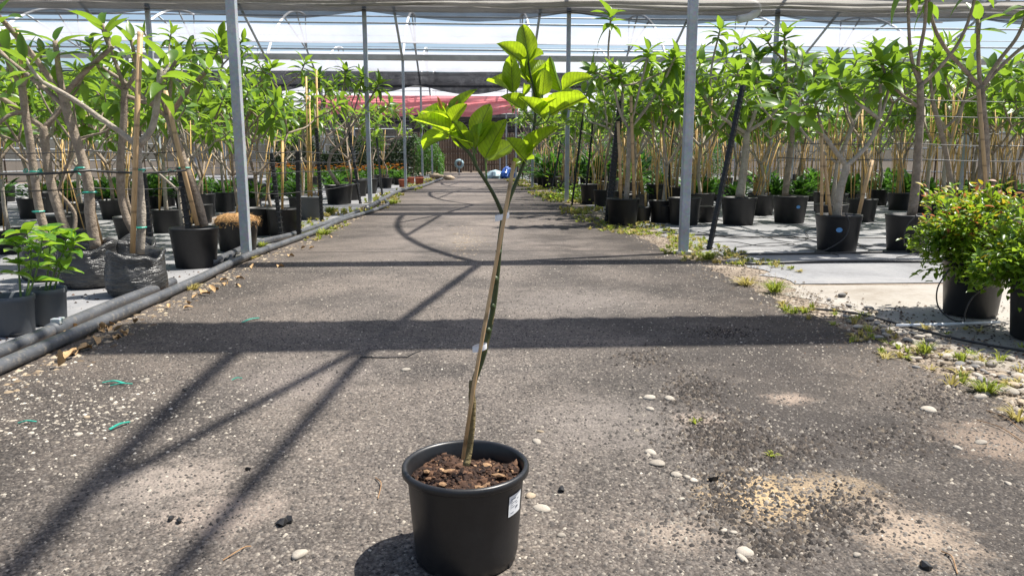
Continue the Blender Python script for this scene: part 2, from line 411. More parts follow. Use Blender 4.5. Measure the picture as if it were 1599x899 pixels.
def spline(pts, n=6):
    """Catmull-Rom through the points"""
    P = [Vector(p) for p in pts]; P = [P[0] * 2 - P[1]] + P + [P[-1] * 2 - P[-2]]; out = []
    for i in range(1, len(P) - 2):
        for k in range(n):
            t = k / n; a, b, c, d = P[i - 1:i + 3]
            out.append(.5 * ((2 * b) + (c - a) * t + (2 * a - 5 * b + 4 * c - d) * t * t + (3 * b - a - 3 * c + d) * t ** 3))
    out.append(P[-2]); return out

# leaf blade, unit length along +y, width ratio wr
def leaf_geo(wr, shape, nx, ny, fold=.25, arch=.25, wave=0.0, seed=0, tipdroop=0):
    r = random.Random(seed); vs = []; fs = []
    for j in range(ny + 1):
        t = j / ny
        if shape == 'lance': wd = (math.sin(math.pi * t ** .8) ** .75) * (1 - .12 * t)
        else: wd = math.sin(math.pi * min(1, t ** .78)) ** .62
        wd = max(wd, .03 if t < .5 else .015) * wr / 2
        for i in range(nx + 1):
            u = -1 + 2 * i / nx
            z = abs(u) * wd * fold * 2 - arch * t * t - tipdroop * t ** 4 + wave * math.sin(t * 9 + u * 2 + seed) * abs(u)
            vs.append((u * wd, t, z))
    for j in range(ny):
        for i in range(nx):
            a = j * (nx + 1) + i; fs.append((a, a + 1, a + nx + 2, a + nx + 1))
    return np.array(vs), fs
def leaf_mesh(name, mat, *a, **k):
    vs, fs = leaf_geo(*a, **k); me = bpy.data.meshes.new(name); me.from_pydata(vs.tolist(), [], fs)
    me.materials.append(MATS[mat]); me.polygons.foreach_set('use_smooth', [True] * len(me.polygons)); return me
def leaf_matrix(base, d, nrm, L, wscale=1.0):
    y = Vector(d).normalized(); n = Vector(nrm); x = y.cross(n)
    if x.length < 1e-4: x = y.cross(Vector((.3, .2, .9)))
    x.normalize(); z = x.cross(y)
    m = Matrix((x * L * wscale, y * L, z * L)).transposed().to_4x4(); m.translation = base; return m
def put_leaf(me, name, M, parent):
    o = bpy.data.objects.new(name, me); C.objects.link(o); o.parent = parent
    M = M.copy(); M.translation -= parent.location; o.matrix_basis = M; return o
def bake(mb, geo, M):
    vs, fs = geo; m = np.array(M); p = vs @ m[:3, :3].T + m[:3, 3]
    o = len(mb.v); mb.v.extend(map(tuple, p.tolist())); mb.f.extend([tuple(i + o for i in f) for f in fs])

PL = [dict(wr=.39, shape='lance', nx=2, ny=7, fold=.16, arch=a, wave=.012, seed=i, tipdroop=td) for i, (a, td) in enumerate([(.10, 0), (.28, .05), (.45, .08), (.2, .12)])]
PL_ME = [leaf_mesh('plumeria_leaf', 'leaf_plumeria', **k) for k in PL]
PL_GEO = [leaf_geo(**{**k, 'ny': 5}) for k in PL]

# ------------------------------------------------------------------ setting
def sheet(name, x0, x1, y0, y1, z, mat, nx=2, ny=2, jag=0, und=0, seed=1):
    r = random.Random(seed); mb = MB(); vs = []
    for j in range(ny + 1):
        for i in range(nx + 1):
            x = x0 + (x1 - x0) * i / nx; y = y0 + (y1 - y0) * j / ny
            if jag and i in (0, nx): x += r.uniform(-jag, jag)
            vs.append((x, y, z + (und * math.sin(x * 2.1 + y * 1.3) * math.sin(y * .9 + x) if und else 0)))
    mb.add(vs, [(j * (nx + 1) + i, j * (nx + 1) + i + 1, (j + 1) * (nx + 1) + i + 1, (j + 1) * (nx + 1) + i) for j in range(ny) for i in range(nx)])
    o = mb.build(name, mat, smooth=True); o['kind'] = 'structure'; return o
sheet('ground', -400, 400, -40, 800, -.012, 'dusty_soil')
sheet('road', -2.02, 2.04, -3, 57, 0, 'old_asphalt', 6, 420, jag=.045, seed=3)
sheet('weed_mat_left', -18, -2.16, -3, 50, -.006, 'weed_mat', 4, 60, seed=4)
sheet('weed_mat_right', 2.42, 18, 5.35, 50, -.006, 'weed_mat', 4, 300, jag=.09, seed=5)
sheet('weed_mat_right_near', 2.26, 18, 2.2, 5.28, -.009, 'weed_mat_dusty', 8, 40, jag=.10, seed=6)

# ------------------------------------------------------------------ greenhouse frame
GY = [-1.8 + 9.0 * k for k in range(7)]            # gutter lines: -1.8, 7.2, 16.2 ... 52.2
GX = [-15.45, -10.95, -6.55, -2.16, 2.12, 6.62, 11.1, 15.6]
GZ, RZ, LZ, RO = 4.14, 6.65, 5.32, 6.3             # gutter, ridge, lower ridge heights; ridge offset
gh = empty('greenhouse_frame', (0, 0, 0), 'galvanised steel greenhouse frame of square posts, gutters and half arches over the road', 'greenhouse')
def part(name, mat, smooth=False, **k):
    mb = MB(); k['f'](mb); return mb.build(name, mat, gh, smooth)
for gi, y in enumerate(GY):
    for x in GX:
        if gi == 0 and abs(x) > 3: continue
        mb = MB(); mb.bar((x, y, -.05), (x, y, GZ), .085, .085); p = mb.build('post', 'galvanised_steel', gh, bevel=.006)
        mb = MB(); mb.box((x, y, .006), (.16, .16, .03)); mb.build('base_plate', 'dust_cap', p)
    mb = MB(); prof = [(-.16, .16), (-.12, 0), (.12, 0), (.16, .16), (.155, .16), (.115, .006), (-.115, .006), (-.155, .16)]
    vs = []
    for x in (-20, 20): vs += [(x, y + a, GZ + b) for a, b in prof]
    mb.add(vs, [(i, (i + 1) % 8, 8 + (i + 1) % 8, 8 + i) for i in range(8)]); mb.build('gutter', 'gutter_steel', gh)
for gi, y in enumerate(GY[:-1]):
    for x in GX:
        arc = []
        for k in range(15):
            t = k / 14; a = t * math.pi / 2
            # steep out of the gutter, flattening into the ridge
            arc.append((x, y + RO * (1 - math.cos(a)) * .35 + RO * t * .65, GZ + (RZ - GZ) * math.sin(a) ** .95))
        mb = MB(); mb.tube(arc, .046, 8); mb.build('arch', 'white_pipe_paint' if gi >= 2 else 'galvanised_steel', gh, True)
        mb = MB(); mb.tube([(x, y + RO, RZ), (x, y + RO, LZ)], .026, 6); mb.build('ridge_strut', 'galvanised_steel', gh, True)
        mb = MB(); mb.tube([(x, y + RO, LZ), (x, y + 9, GZ)], .042, 6); mb.build('rafter', 'galvanised_steel', gh, True)
        for k in (7, 11):
            mb = MB(); mb.tube([(x, y + RO, LZ), arc[k]], .034, 6); mb.build('strut', 'galvanised_steel', gh, True)
    def roofpt(f): return (y + RO + (9 - RO) * f, LZ + (GZ - LZ) * f)
    for f, r in (((0.0, .05), (.95, .010)) if gi == 0 else ((0.0, .05), (.33, .03), (.68, .03)) if gi < 3 else ((0.0, .04), (.56, .03))):
        yy, zz = roofpt(f)
        mb = MB(); mb.tube([(-20, yy, zz + .05), (20, yy, zz + .05)], r, 6); mb.build('purlin', 'galvanised_steel', gh, True)
    for k in ((2,) if gi == 0 else (3, 10)):
        q = (y + RO * (1 - math.cos(k / 14 * math.pi / 2)) * .35 + RO * k / 14 * .65, GZ + (RZ - GZ) * math.sin(k / 14 * math.pi / 2) ** .95 + .05)
        mb = MB(); mb.tube([(-20, q[0], q[1]), (20, q[0], q[1])], .014, 5); mb.build('purlin', 'galvanised_steel', gh, True)
    mb = MB(); mb.tube([(-20, y + RO, RZ), (20, y + RO, RZ)], .035, 6); mb.build('ridge', 'galvanised_steel', gh, True)
    # vent curtain folded down in a flat bundle over the top of the rafters
    if gi < 3:
        mb = MB(); vs = []; n = 120; m = 14
        for k in range(n + 1):
            xx = .62 + 4.3 * k / n if gi == 0 else -20 + 40 * k / n      # out of view in the near bay; cut short to shape its shadow
            for q in range(m):
                a = 2 * math.pi * q / m; wv = 1 + .05 * math.sin(k * 1.3 + q) + .04 * math.sin(k * .37)
                vs.append((xx, y + RO + .15 + .31 * wv * math.cos(a), LZ + .06 - .15 * math.cos(a) + .075 * wv * math.sin(a)))
        mb.add(vs, [(k * m + q, k * m + (q + 1) % m, (k + 1) * m + (q + 1) % m, (k + 1) * m + q) for k in range(n) for q in range(m)]); mb.build('vent_curtain_roll', 'net_pale', gh, True)
    if gi >= 1:
        for f0, f1 in (((.34, .67),) if gi < 3 else ((.03, .55), (.57, .97))):
            (ya, za), (yb, zb) = roofpt(f0), roofpt(f1)
            for i in range(len(GX) - 1):
                mb = MB(); xa, xb = GX[i] + .02, GX[i + 1] - .02; vs = []; n = 8
                for k in range(n + 1):
                    xx = xa + (xb - xa) * k / n; s_ = -.03 * math.sin(math.pi * k / n)
                    vs += [(xx, ya, za + s_ + .02), (xx, yb, zb + s_ + .02)]
                mb.add(vs, [(2 * k, 2 * k + 2, 2 * k + 3, 2 * k + 1) for k in range(n)]); mb.build('roof_panel', 'roof_film', gh, True)
# downpipe elbow under the right-hand gutter
mb = MB(); mb.tube(spline([at(1148, 4, 15.9), at(1175, 6, 15.9), at(1183, 16, 15.9), at(1172, 26, 15.9), at(1152, 31, 15.9)], 4), .085, 10); mb.build('downpipe_elbow', 'white_paint', gh, True)

# ------------------------------------------------------------------ shade nets
def net(name, label, mat, Y, x0, x1, ztop, zbot, sag, seed, depth=.35, ncat='shade net', group=None):
    """gathered curtain hung between the post lines: scalloped lower edge, deep horizontal folds"""
    r = random.Random(seed); mb = MB(); nx = int((x1 - x0) / .22); nz = 14; vs = []
    ph = [r.uniform(0, 6.28) for _ in range(6)]
    for j in range(nz + 1):
        v = j / nz
        for i in range(nx + 1):
            x = x0 + (x1 - x0) * i / nx
            k = max([g for g in GX + [-20] if g <= x], default=-20); k2 = min([g for g in GX + [20] if g > x], default=20)
            t = (x - k) / (k2 - k); dip = sag * 4 * t * (1 - t)
            z = ztop - (ztop - zbot) * v - dip * v - .03 * math.sin(x * 1.7 + ph[0]) * v
            y = Y + depth * math.sin(v * math.pi) * .6 + .07 * math.sin(v * 17 + x * .9 + ph[1] + 1.5 * math.sin(x * .6)) + .03 * math.sin(v * 31 + x * 2.3 + ph[2])
            vs.append((x, y, z))
    mb.add(vs, [(j * (nx + 1) + i, j * (nx + 1) + i + 1, (j + 1) * (nx + 1) + i + 1, (j + 1) * (nx + 1) + i) for j in range(nz) for i in range(nx)])
    return tag(mb.build(name, mat, smooth=True), label, ncat, group)
def zat(py, Y, px=735): return at(px, py, Y).z
net('shade_net', 'grey shade net bunched in scallops right under the first gutter beam in view', 'net_grey', 15.95, -19, 19, zat(8, 15.95), zat(20, 15.95), .16, 1)
net('shade_net', 'beige folded net strip lying along the gutter above the grey scalloped net', 'net_pale', 15.55, -19, 19, zat(2, 15.55) + .1, zat(9, 15.55), .04, 2, .2)
net('shade_net', 'black shade net sagging above the red net at the far end', 'net_black', 31.3, -19, 19, zat(113, 31.3), zat(134, 31.3), .32, 3)
net('shade_net', 'red shade net hanging across the road behind the citrus sapling', 'net_red', 40.0, -8.2, 2.6, zat(150, 40), zat(177, 40), .16, 4, .3)
net('shade_net', 'dark net band hanging below the red net', 'net_black', 43.3, -19, 19, zat(178, 43.3), zat(193, 43.3), .05, 5)
net('shade_net', 'lower dark net band above the back screen at the end of the road', 'net_black', 52.4, -19, 19, zat(193, 52.4), zat(207, 52.4), .05, 6)
# ------------------------------------------------------------------ foreground sapling
PY = 1.60                                    # distance of the pot's axis
rimc = at(727, 722, PY); PX = rimc.x; RIMZ = rimc.z
sap = empty('potted_sapling', (PX, PY, 0), 'young lime-green citrus sapling tied to a cane, in a black pot on the road', 'potted sapling')
RR = .1455
pot = MB().lathe([(.111, 0), (.116, .004), (.119, .02), (.120, .024), (.1225, .06), (.132, RIMZ - .04), (.1365, RIMZ - .022), (.1365, RIMZ - .018), (RR - .003, RIMZ - .018), (RR, RIMZ - .015), (RR, RIMZ - .004), (RR - .004, RIMZ), (RR - .010, RIMZ - .001), (RR - .013, RIMZ - .006), (.128, RIMZ - .05), (.108, .02)], (PX, PY, 0), 72).build('pot', 'pot_black', sap, True)
for k in range(8):
    a = 2 * math.pi * k / 8 + .25
    mb = MB(); mb.box((PX + .1135 * math.cos(a), PY + .1135 * math.sin(a), .010), (.008, .016, .014), Euler((0, 0, a)).to_matrix()); mb.build('drain_notch', 'black_stake_plastic', pot)
SZ = RIMZ - .040
def soilz(r, a): return SZ + .010 * math.sin(3 * a + 1) * r / .12 + .006 * math.sin(7 * a) * r / .12 + .012 * (1 - r / .12)
soil = MB().lathe([(.1285, 0), (.10, 0), (.075, 0), (.05, 0), (.025, 0), (.004, 0)], (PX, PY, 0), 36, fn=lambda r, z, a, j: (r, soilz(r, a)), capb=False, capt=True).build('soil', 'soil_bark', sap, True)
mb = MB(); rr = random.Random(5)
for k in range(3600):
    r = .1215 * math.sqrt(rr.random()); a = rr.uniform(0, 6.28); s_ = rr.choice([.003, .003, .004, .005, .007]) * rr.uniform(.7, 1.3)
    mb.blob((PX + r * math.cos(a), PY + r * math.sin(a), soilz(r, a) + s_ * .25), (s_ * rr.uniform(.7, 1.7), s_, s_ * .75), .35, Euler((rr.uniform(-.6, .6), rr.uniform(-.6, .6), rr.uniform(0, 6))).to_matrix())
o = mb.build('soil_crumbs', 'soil_mixed', soil); o['kind'] = 'stuff'
for (dx, dy, L, W) in ((-.04, .01, .030, .008), (.05, .04, .022, .014), (.075, -.02, .034, .008), (-.05, -.06, .018, .008), (.03, -.08, .02, .01), (-.09, .01, .016, .01)):
    p = Vector((PX + dx, PY + dy, SZ + .016)); mb = MB(); mb.blob(p, (L * .6, W * .8, .005), .2, Euler((0, .1, rr.uniform(-.5, .5))).to_matrix()); mb.build('wood_chip', 'wood_chip', soil)
# sticker wrapped on the pot's right side
def potr(z): return .120 + (.1325 - .120) * (z - .024) / (RIMZ - .064)
def onpot(a, z, lift): return (PX + (potr(z) + lift) * math.cos(a), PY + (potr(z) + lift) * math.sin(a), z)
A0, A1, Z0, Z1 = R(-44), R(-22), RIMZ - .092, RIMZ - .043
mb = MB(); vs = []
for i in range(9):
    a = A0 + (A1 - A0) * i / 8; vs += [onpot(a, Z0, .0012), onpot(a, Z1, .0012)]
mb.add(vs, [(2 * i, 2 * i + 2, 2 * i + 3, 2 * i + 1) for i in range(8)]); st = mb.build('sticker', 'sticker_paper', pot)
mb = MB()
for (u0, u1, v0, v1) in ((.12, .5, .80, .84), (.12, .75, .70, .735), (.12, .6, .62, .65), (.12, .68, .52, .545), (.12, .45, .42, .445), (.5, .7, .30, .40), (.12, .4, .14, .17)):
    q = [onpot(A0 + (A1 - A0) * u, Z0 + (Z1 - Z0) * v, .0019) for u, v in ((u0, v0), (u1, v0), (u1, v1), (u0, v1))]; mb.add(q, [(0, 1, 2, 3)])
mb.build('print', 'sticker_print', st)
# trunk, cane, tapes
D = lambda px, py, dy=0.0: at(px, py, PY + dy)
mb = MB(); mb.tube(spline([D(728, 727, -.01), D(733, 700), D(737, 660), D(738, 635), D(737, 612), D(743, 588, .01), D(756, 549, .01), D(765, 510, .012), D(770, 481, .012), D(775, 440, .012), D(777, 420, .012), D(780, 383, .012), D(786, 337, .008)], 5),
        [.0088, .0088, .0085, .0082, .008, .0078, .0078, .0079, .008, .0082, .008, .0078, .0075, .0074, .0076, .008, .0082, .0085, .0082, .008, .0078, .0074, .0070, .0066, .0063] + [.0058] * 15 + [.0054] * 12 + [.0050] * 9, 10, wob=.05)
tr = mb.build('trunk', 'sapling_bark', sap, True)
mb = MB(); mb.tube(spline([D(741, 592, .004), D(756, 549, .0105), D(770, 481, .0125), D(777, 420, .0125), D(780, 383, .0125), D(786, 339, .0085)], 5), [.0068] * 6 + [.0064] * 10 + [.006] * 10, 10, wob=.05); mb.build('green_bark', 'green_stem', tr, True)
mb = MB(); mb.tube([D(737, 615, .004), D(736, 604, .006), D(736, 594, .006)], [.0055, .006, .0052], 8); mb.build('cut_stub', 'sapling_bark', tr, True)
for (px, py) in ((779, 395), (769, 478), (762, 515), (774, 436)):
    mb = MB(); mb.blob(D(px, py, .008), (.008, .008, .01), .2); mb.build('bud', 'green_stem', tr, True)
mb = MB(); mb.tube([D(723, 716, -.022), D(740, 600, -.016), D(760, 490, -.012), D(782, 370, -.012), D(803, 252, -.016)], [.0046, .0045, .0044, .0044, .0043], 8, wob=.04); mb.build('cane', 'cane', sap, True)
for (px, py, w_) in ((749, 542, 23), (784, 338, 22)):
    p = D(px, py, -.001); hw = w_ / 2 * PY / F
    mb = MB(); mb.lathe([(1, -.0055), (1.02, 0), (1, .0055)], (0, 0, 0), 20, capb=False)
    mb.v = [(p.x + x * hw * (1.0), p.y - .002 + y * .0125, p.z + z * 1.15 + .004 * x) for x, y, z in mb.v]; mb.build('tape', 'white_tape', sap, True)
mb = MB(); p = D(786, 338, -.02); q = D(779, 341, -.03)
# branches
def branch(pts, r0, r1, mat='green_stem', parent=sap, name='branch', n=4):
    P = spline(pts, n); m = len(P); mb = MB(); mb.tube(P, [r0 + (r1 - r0) * i / (m - 1) for i in range(m)], 8); return mb.build(name, mat, parent, True)
br1 = branch([D(786, 338, .006), D(774, 310, .0), D(760, 285, -.01), D(745, 262, -.02), D(733, 240, -.025), D(715, 222, -.03), D(692, 190, -.03), D(684, 180, -.03)], .0046, .0022)
br2 = branch([D(787, 338, .006), D(795, 312, .01), D(806, 285, .015), D(817, 258, .02), D(826, 232, .02), D(832, 210, .02), D(836, 180, .015), D(835, 150, .01), D(829, 120, .01), D(824, 92, .01)], .0048, .002)
branch([D(745, 262, -.02), D(741, 246, -.02), D(738, 230, -.02)], .0024, .0018, 'bright_stem', br1, 'twig')
branch([D(760, 285, -.008), D(759, 268, .01), D(758, 247, .015)], .0022, .0018, 'bright_stem', br1, 'twig')
branch([D(743, 240, -.02), D(742, 228, -.01), D(742, 214, 0)], .0022, .0016, 'bright_stem', br1, 'twig')
branch([D(834, 192, .018), D(826, 182, .01), D(817, 171, 0)], .0024, .0018, 'bright_stem', br2, 'twig')
branch([D(834, 196, .018), D(846, 185, -.01), D(847, 165, -.02), D(847, 148, -.02)], .0024, .0018, 'bright_stem', br2, 'twig')
branch([D(835, 196, .018), D(853, 190, .02), D(861, 175, .01), D(876, 142, .02)], .0024, .0016, 'bright_stem', br2, 'twig')
branch([D(836, 170, .015), D(818, 160, .0), D(801, 144, -.01)], .0024, .0016, 'bright_stem', br2, 'twig')
CIT = [leaf_mesh('citrus_leaf', 'leaf_citrus', wr=1.0, shape='ovate', nx=4, ny=9, fold=f, arch=a, wave=.03, seed=i) for i, (f, a) in enumerate([(.22, .10), (.34, .16), (.42, .26), (.18, -.10)])]
SHOOT = leaf_mesh('shoot_leaf', 'leaf_shoot', wr=.3, shape='lance', nx=2, ny=5, fold=.4, arch=.1)
# base px, tip px, width px, depth of base, depth of tip (m, + is away), roll (deg; 0 faces us), mesh
LV = [
 (703, 190, 660, 169, 17, -.03, -.035, 62, 1), (704, 211, 650, 181, 19, -.03, -.07, 50, 1), (702, 217, 656, 222, 13, -.02, .03, 70, 2),
 (706, 186, 738, 137, 12, -.03, -.02, 30, 2), (705, 189, 727, 162, 20, -.03, -.045, -20, 1), (738, 233, 706, 188, 29, -.02, -.06, 12, 0),
 (742, 216, 765, 161, 31, 0, .01, -14, 0), (757, 248, 788, 186, 31, .012, -.02, -22, 0), (742, 233, 780, 188, 17, -.02, .02, -48, 1), (761, 250, 801, 228, 30, .02, .05, -46, 3),
 (736, 226, 701, 208, 13, -.02, -.055, 40, 1), (700, 186, 690, 166, 13, -.03, .01, 35, 2), (696, 196, 668, 170, 11, -.03, .02, 20, 2),
 (820, 252, 796, 216, 24, .02, -.03, 38, 1), (822, 243, 868, 196, 22, .02, -.01, -30, 1), (816, 254, 800, 262, 8, .02, .0, 60, 2), (817, 253, 834, 244, 8, .02, .05, -50, 1),
 (826, 96, 816, 41, 31, .01, .03, 8, 3), (817, 99, 779, 66, 23, .01, -.01, 32, 1), (801, 146, 797, 85, 28, -.01, -.03, 3, 0), (798, 144, 761, 120, 14, -.01, .02, 55, 1),
 (820, 119, 820, 88, 12, .01, -.02, 10, 2), (824, 102, 845, 76, 14, .01, .04, -55, 2), (829, 119, 860, 95, 17, .01, .03, -60, 1), (847, 150, 851, 108, 25, -.02, -.035, -5, 3),
 (876, 143, 855, 87, 20, .02, -.01, 28, 0), (878, 142, 924, 117, 19, .02, 0, -40, 1), (860, 180, 909, 149, 28, .01, -.05, -34, 1), (849, 188, 816, 151, 20, -.02, -.06, 36, 1),
 (818, 173, 786, 149, 20, 0, -.03, 40, 1), (839, 157, 833, 119, 16, .01, .04, 15, 2), (846, 165, 864, 154, 12, -.02, -.06, -20, 1), (816, 152, 823, 128, 12, 0, -.03, -10, 2),
 (868, 162, 921, 153, 9, .02, .05, -70, 1), (836, 140, 812, 112, 15, .01, .05, 45, 1), (838, 132, 868, 112, 15, .012, .06, -40, 2), (835, 168, 852, 140, 15, .015, .06, -25, 1), (825, 130, 806, 104, 14, .01, .055, 35, 1)]
for (bx, by, tx, ty, wd, d0, d1, roll, mi) in LV:
    b = D(bx, by, d0); t = D(tx, ty, d1); d = t - b; L = d.length
    view = (cam.location - b).normalized(); n = view - d.normalized() * view.dot(d.normalized()); n.normalize()
    n = Matrix.Rotation(R(roll), 3, d.normalized()) @ n
    if n.z < -.15: n = -n
    ww = 1.02 * wd * PY / F / max(.5, abs(math.cos(R(roll))))
    put_leaf(CIT[mi], 'leaf', leaf_matrix(b, d, n, L, ww / L), sap)
for (bx, by, tx, ty) in ((690, 171, 683, 150), (711, 166, 716, 156), (694, 172, 698, 160)):
    b = D(bx, by, -.03); t = D(tx, ty, -.03); put_leaf(SHOOT, 'shoot', leaf_matrix(b, t - b, Vector((0, -1, .3)), (t - b).length), sap)

# ------------------------------------------------------------------ frangipani trees
def rosette(base, d, n, L, r, spread=1.0):
    """leaf frames whorled round a branch tip"""
    d = Vector(d).normalized(); u, v = perp(d); out = []
    for k in range(n):
        a = k * 2.4 + r.uniform(-.35, .35); t = k / max(1, n - 1)
        el = R(62) - t * R(88) * spread + r.uniform(-.25, .25)
        out_d = (u * math.cos(a) + v * math.sin(a)) * math.cos(el) + d * math.sin(el)
        out_d.z -= .10 * t; out_d.normalize()
        ln = L * (.5 + .5 * math.sin(min(1, .25 + t) * math.pi * .7)) * r.uniform(.8, 1.15)
        nrm = d - out_d * d.dot(out_d) + Vector((r.uniform(-.25, .25), r.uniform(-.25, .25), .35))
        out.append((Vector(base) - d * .16 * t, out_d, nrm, ln))
    return out
def rim_pot(mb, c, r, h, n=28):
    b = r * .80
    return mb.lathe([(b, 0), (b + .004, .005), (b + (r - b) * .78, h * .84), (r * .985, h * .86), (r * .985, h * .94), (r, h * .945), (r, h - .006), (r - .006, h), (r - .016, h - .006), (r - .03, h - .05), (r - .06, h - .055)], c, n)
def make_pot(parent, c, r, h, mat='pot_dull', soilmat='soil_dark', name='pot', sticker=None):
    p = rim_pot(MB(), c, r, h).build(name, mat, parent, True)
    cc = Vector(c); rd = random.Random(int(r * 1000 + c[0] * 77))
    MB().lathe([(r - .016, h - .045), (r * .6, h - .035), (r * .25, h - .02), (.004, h - .015)], c, 20, fn=lambda q, z, a, j: (q, z + .008 * math.sin(4 * a + j)), capb=False, capt=True).build('soil', soilmat, parent, True)
    if sticker:
        a = math.atan2(-cc.y, -cc.x) + sticker[1]; z = h * .62; q = (r * .80 + r * .2 * .78 * .62 / .84) + .004
        m = MB(); ctr = cc + Vector((q * math.cos(a), q * math.sin(a), z)); ux = Vector((-math.sin(a), math.cos(a), 0)); uz = Vector((.08 * math.cos(a), .08 * math.sin(a), 1))
        m.add([ctr + Vector((.002 * math.cos(a), .002 * math.sin(a), 0)) + ux * .03 * math.cos(t) + uz * .024 * math.sin(t) for t in np.linspace(0, 6.283, 15)[:-1]], [tuple(range(14))]); m.build('sticker', sticker[0], p)
    return p
def bag(parent, c, r, h, seed):
    rd = random.Random(seed); p1, p2, p3 = [rd.uniform(0, 6) for _ in range(3)]
    prof = [(r * .86, 0), (r * .97, .02), (r * 1.02, h * .2), (r * 1.03, h * .45), (r * 1.0, h * .7), (r * .95, h * .88), (r * 1.02, h * .98), (r * .98, h * 1.06), (r * .88, h * 1.0), (r * .8, h * .88), (r * .78, h * .8)]
    def fn(q, z, a, j):
        k = 1 + .05 * math.sin(2 * a + p1) + .03 * math.sin(5 * a + p2 + z * 20) + .025 * math.sin(11 * a + p3 + j * 1.3) + rd.uniform(-.012, .012)
        zz = z + (0 if j < 5 else .030 * math.sin(2 * a + p1) + .014 * math.sin(5 * a + p2)) * (h / .3)
        return q * k, max(0, zz)
    b = MB().lathe(prof, c, 56, fn=fn).build('grow_bag', 'bag_plastic', parent, True)
    MB().lathe([(r * .82, h * .80), (r * .4, h * .84), (.004, h * .86)], c, 20, capb=False, capt=True).build('soil', 'soil_dark', parent, True)
    return b
def ring(p, r, mat, parent, d=(0, 0, 1), h=.012, tails=True):
    u, v = perp(d); dn = Vector(d).normalized(); mb = MB(); pts = [Vector(p) + (u * math.cos(a) + v * math.sin(a)) * r for a in np.linspace(0, 6.2832, 11)]
    mb.tube(pts, h / 2, 5, cap=False)
    if tails: mb.bar(Vector(p) - u * r * .3 + v * r, Vector(p) + v * r + Vector((random.uniform(-.07, .07), -.02, -.03)), .008, .003)
    return mb.build('tie', mat, parent)
GL = 'front row trees'
def drawn_tree(name, label, Y, base_px, container, trunk, branches, canes=(), ties=(), bark='plumeria_bark', leafL=.22, wk=.63, nleaf=12, tipsleaf=None, group=None, seed=1):
    """trunk: [(px,py,width px)], branches: [([(px,py,dy)...], w0, w1, leaves)]; all in metres once placed"""
    r = random.Random(seed); g = gp(*base_px); Y = Y or g.y; base = Vector((g.x if Y == g.y else at(base_px[0], base_px[1], Y).x, Y, -.004))
    t = empty(name, base, label, 'tree', group)
    kind = container[0]; topz = 0
    if kind == 'pot': make_pot(t, base, container[1], container[2], container[3] if len(container) > 3 else 'pot_dull', sticker=container[4] if len(container) > 4 else None)
    elif kind == 'bag': bag(t, base, container[1], container[2], seed)
    sc = Y / F
    P = [at(px, py, Y + (w_[1] if isinstance(w_, tuple) else 0)) for px, py, w_ in trunk]; W = [(w_[0] if isinstance(w_, tuple) else w_) * sc * wk / 2 for _, _, w_ in trunk]
    SP = spline(P, 5); RW = np.interp(np.linspace(0, len(P) - 1, len(SP)), range(len(P)), W)
    tk = MB().tube(SP, list(RW), 10, wob=.06).build('trunk', bark, t, True)
    for pts, w0, w1, nl in branches:
        Q = [at(px, py, Y + dy) for px, py, dy in pts]; S = spline(Q, 5); m = len(S)
        MB().tube(S, [(w0 + (w1 - w0) * i / (m - 1)) * sc * wk / 2 for i in range(m)], 8, wob=.06).build('branch', bark, t, True)
        if nl:
            d = (S[-1] - S[-3]).normalized(); d = (d + Vector((0, 0, .35))).normalized()
            for (b, od, nr, ln) in rosette(S[-1], d, nl, leafL, r): put_leaf(r.choice(PL_ME), 'leaf', leaf_matrix(b, od, nr, ln), t)
    for (x0, y0, x1, y1, dy, wd) in canes:
        MB().tube([at(x0, y0, Y + dy), at((x0 + x1) / 2 + r.uniform(-1, 1), (y0 + y1) / 2, Y + dy), at(x1, y1, Y + dy)], wd * sc / 2, 7).build('cane', 'cane', t, True)
    for (px, py, wd) in ties: ring(at(px, py, Y), wd * sc * wk / 2 + .006, 'green_tie_plastic', t)
    return t
GRPL = None
drawn_tree('frangipani_tree', 'bare-armed wide-V frangipani in a crumpled grey grow bag beside a tall cane', None, (216, 457), ('bag', .185, .27),
  [(218, 396, 21), (221, 345, 20), (218, 290, 19), (215, 250, 18), (216, 226, 17)],
  [([(215, 228, 0), (190, 208, 0), (150, 180, -.05), (110, 152, -.1), (66, 128, -.15)], 15, 9, 0), ([(216, 228, 0), (236, 203, .02), (244, 170, .02), (248, 135, .02), (250, 106, .02)], 17, 12, 6), ([(249, 130, .02), (258, 112, .05), (264, 98, .08)], 9, 7, 5), ([(66, 128, -.15), (52, 112, -.18), (40, 92, -.2)], 9, 7, 7)],
  [(207, 395, 219, 50, -.07, 8)], [(219, 355, 22), (218, 265, 20)], 'plumeria_bark_pale', seed=2)
drawn_tree('frangipani_tree', 'thick-trunked frangipani in a shiny black grow bag behind the leafy green seedlings', None, (143, 445), ('bag', .20, .29),
  [(150, 388, 26), (141, 340, 24), (138, 290, 23), (126, 240, 21), (111, 195, 20), (102, 165, 20), (97, 142, 20)],
  [([(98, 146, 0), (92, 110, 0), (86, 64, 0)], 15, 12, 9), ([(100, 150, 0), (130, 115, -.05), (176, 73, -.12)], 13, 11, 3), ([(96, 150, 0), (58, 95, -.1), (20, 50, -.2), (-12, 15, -.3)], 14, 11, 8), ([(99, 165, 0), (60, 130, .05), (15, 95, .1), (-20, 60, .15)], 12, 9, 8), ([(172, 76, -.12), (168, 58, -.1), (160, 38, -.08)], 8, 7, 7)],
  [(160, 385, 100, 150, .06, 6)], [(140, 300, 25), (128, 262, 24)], seed=3)
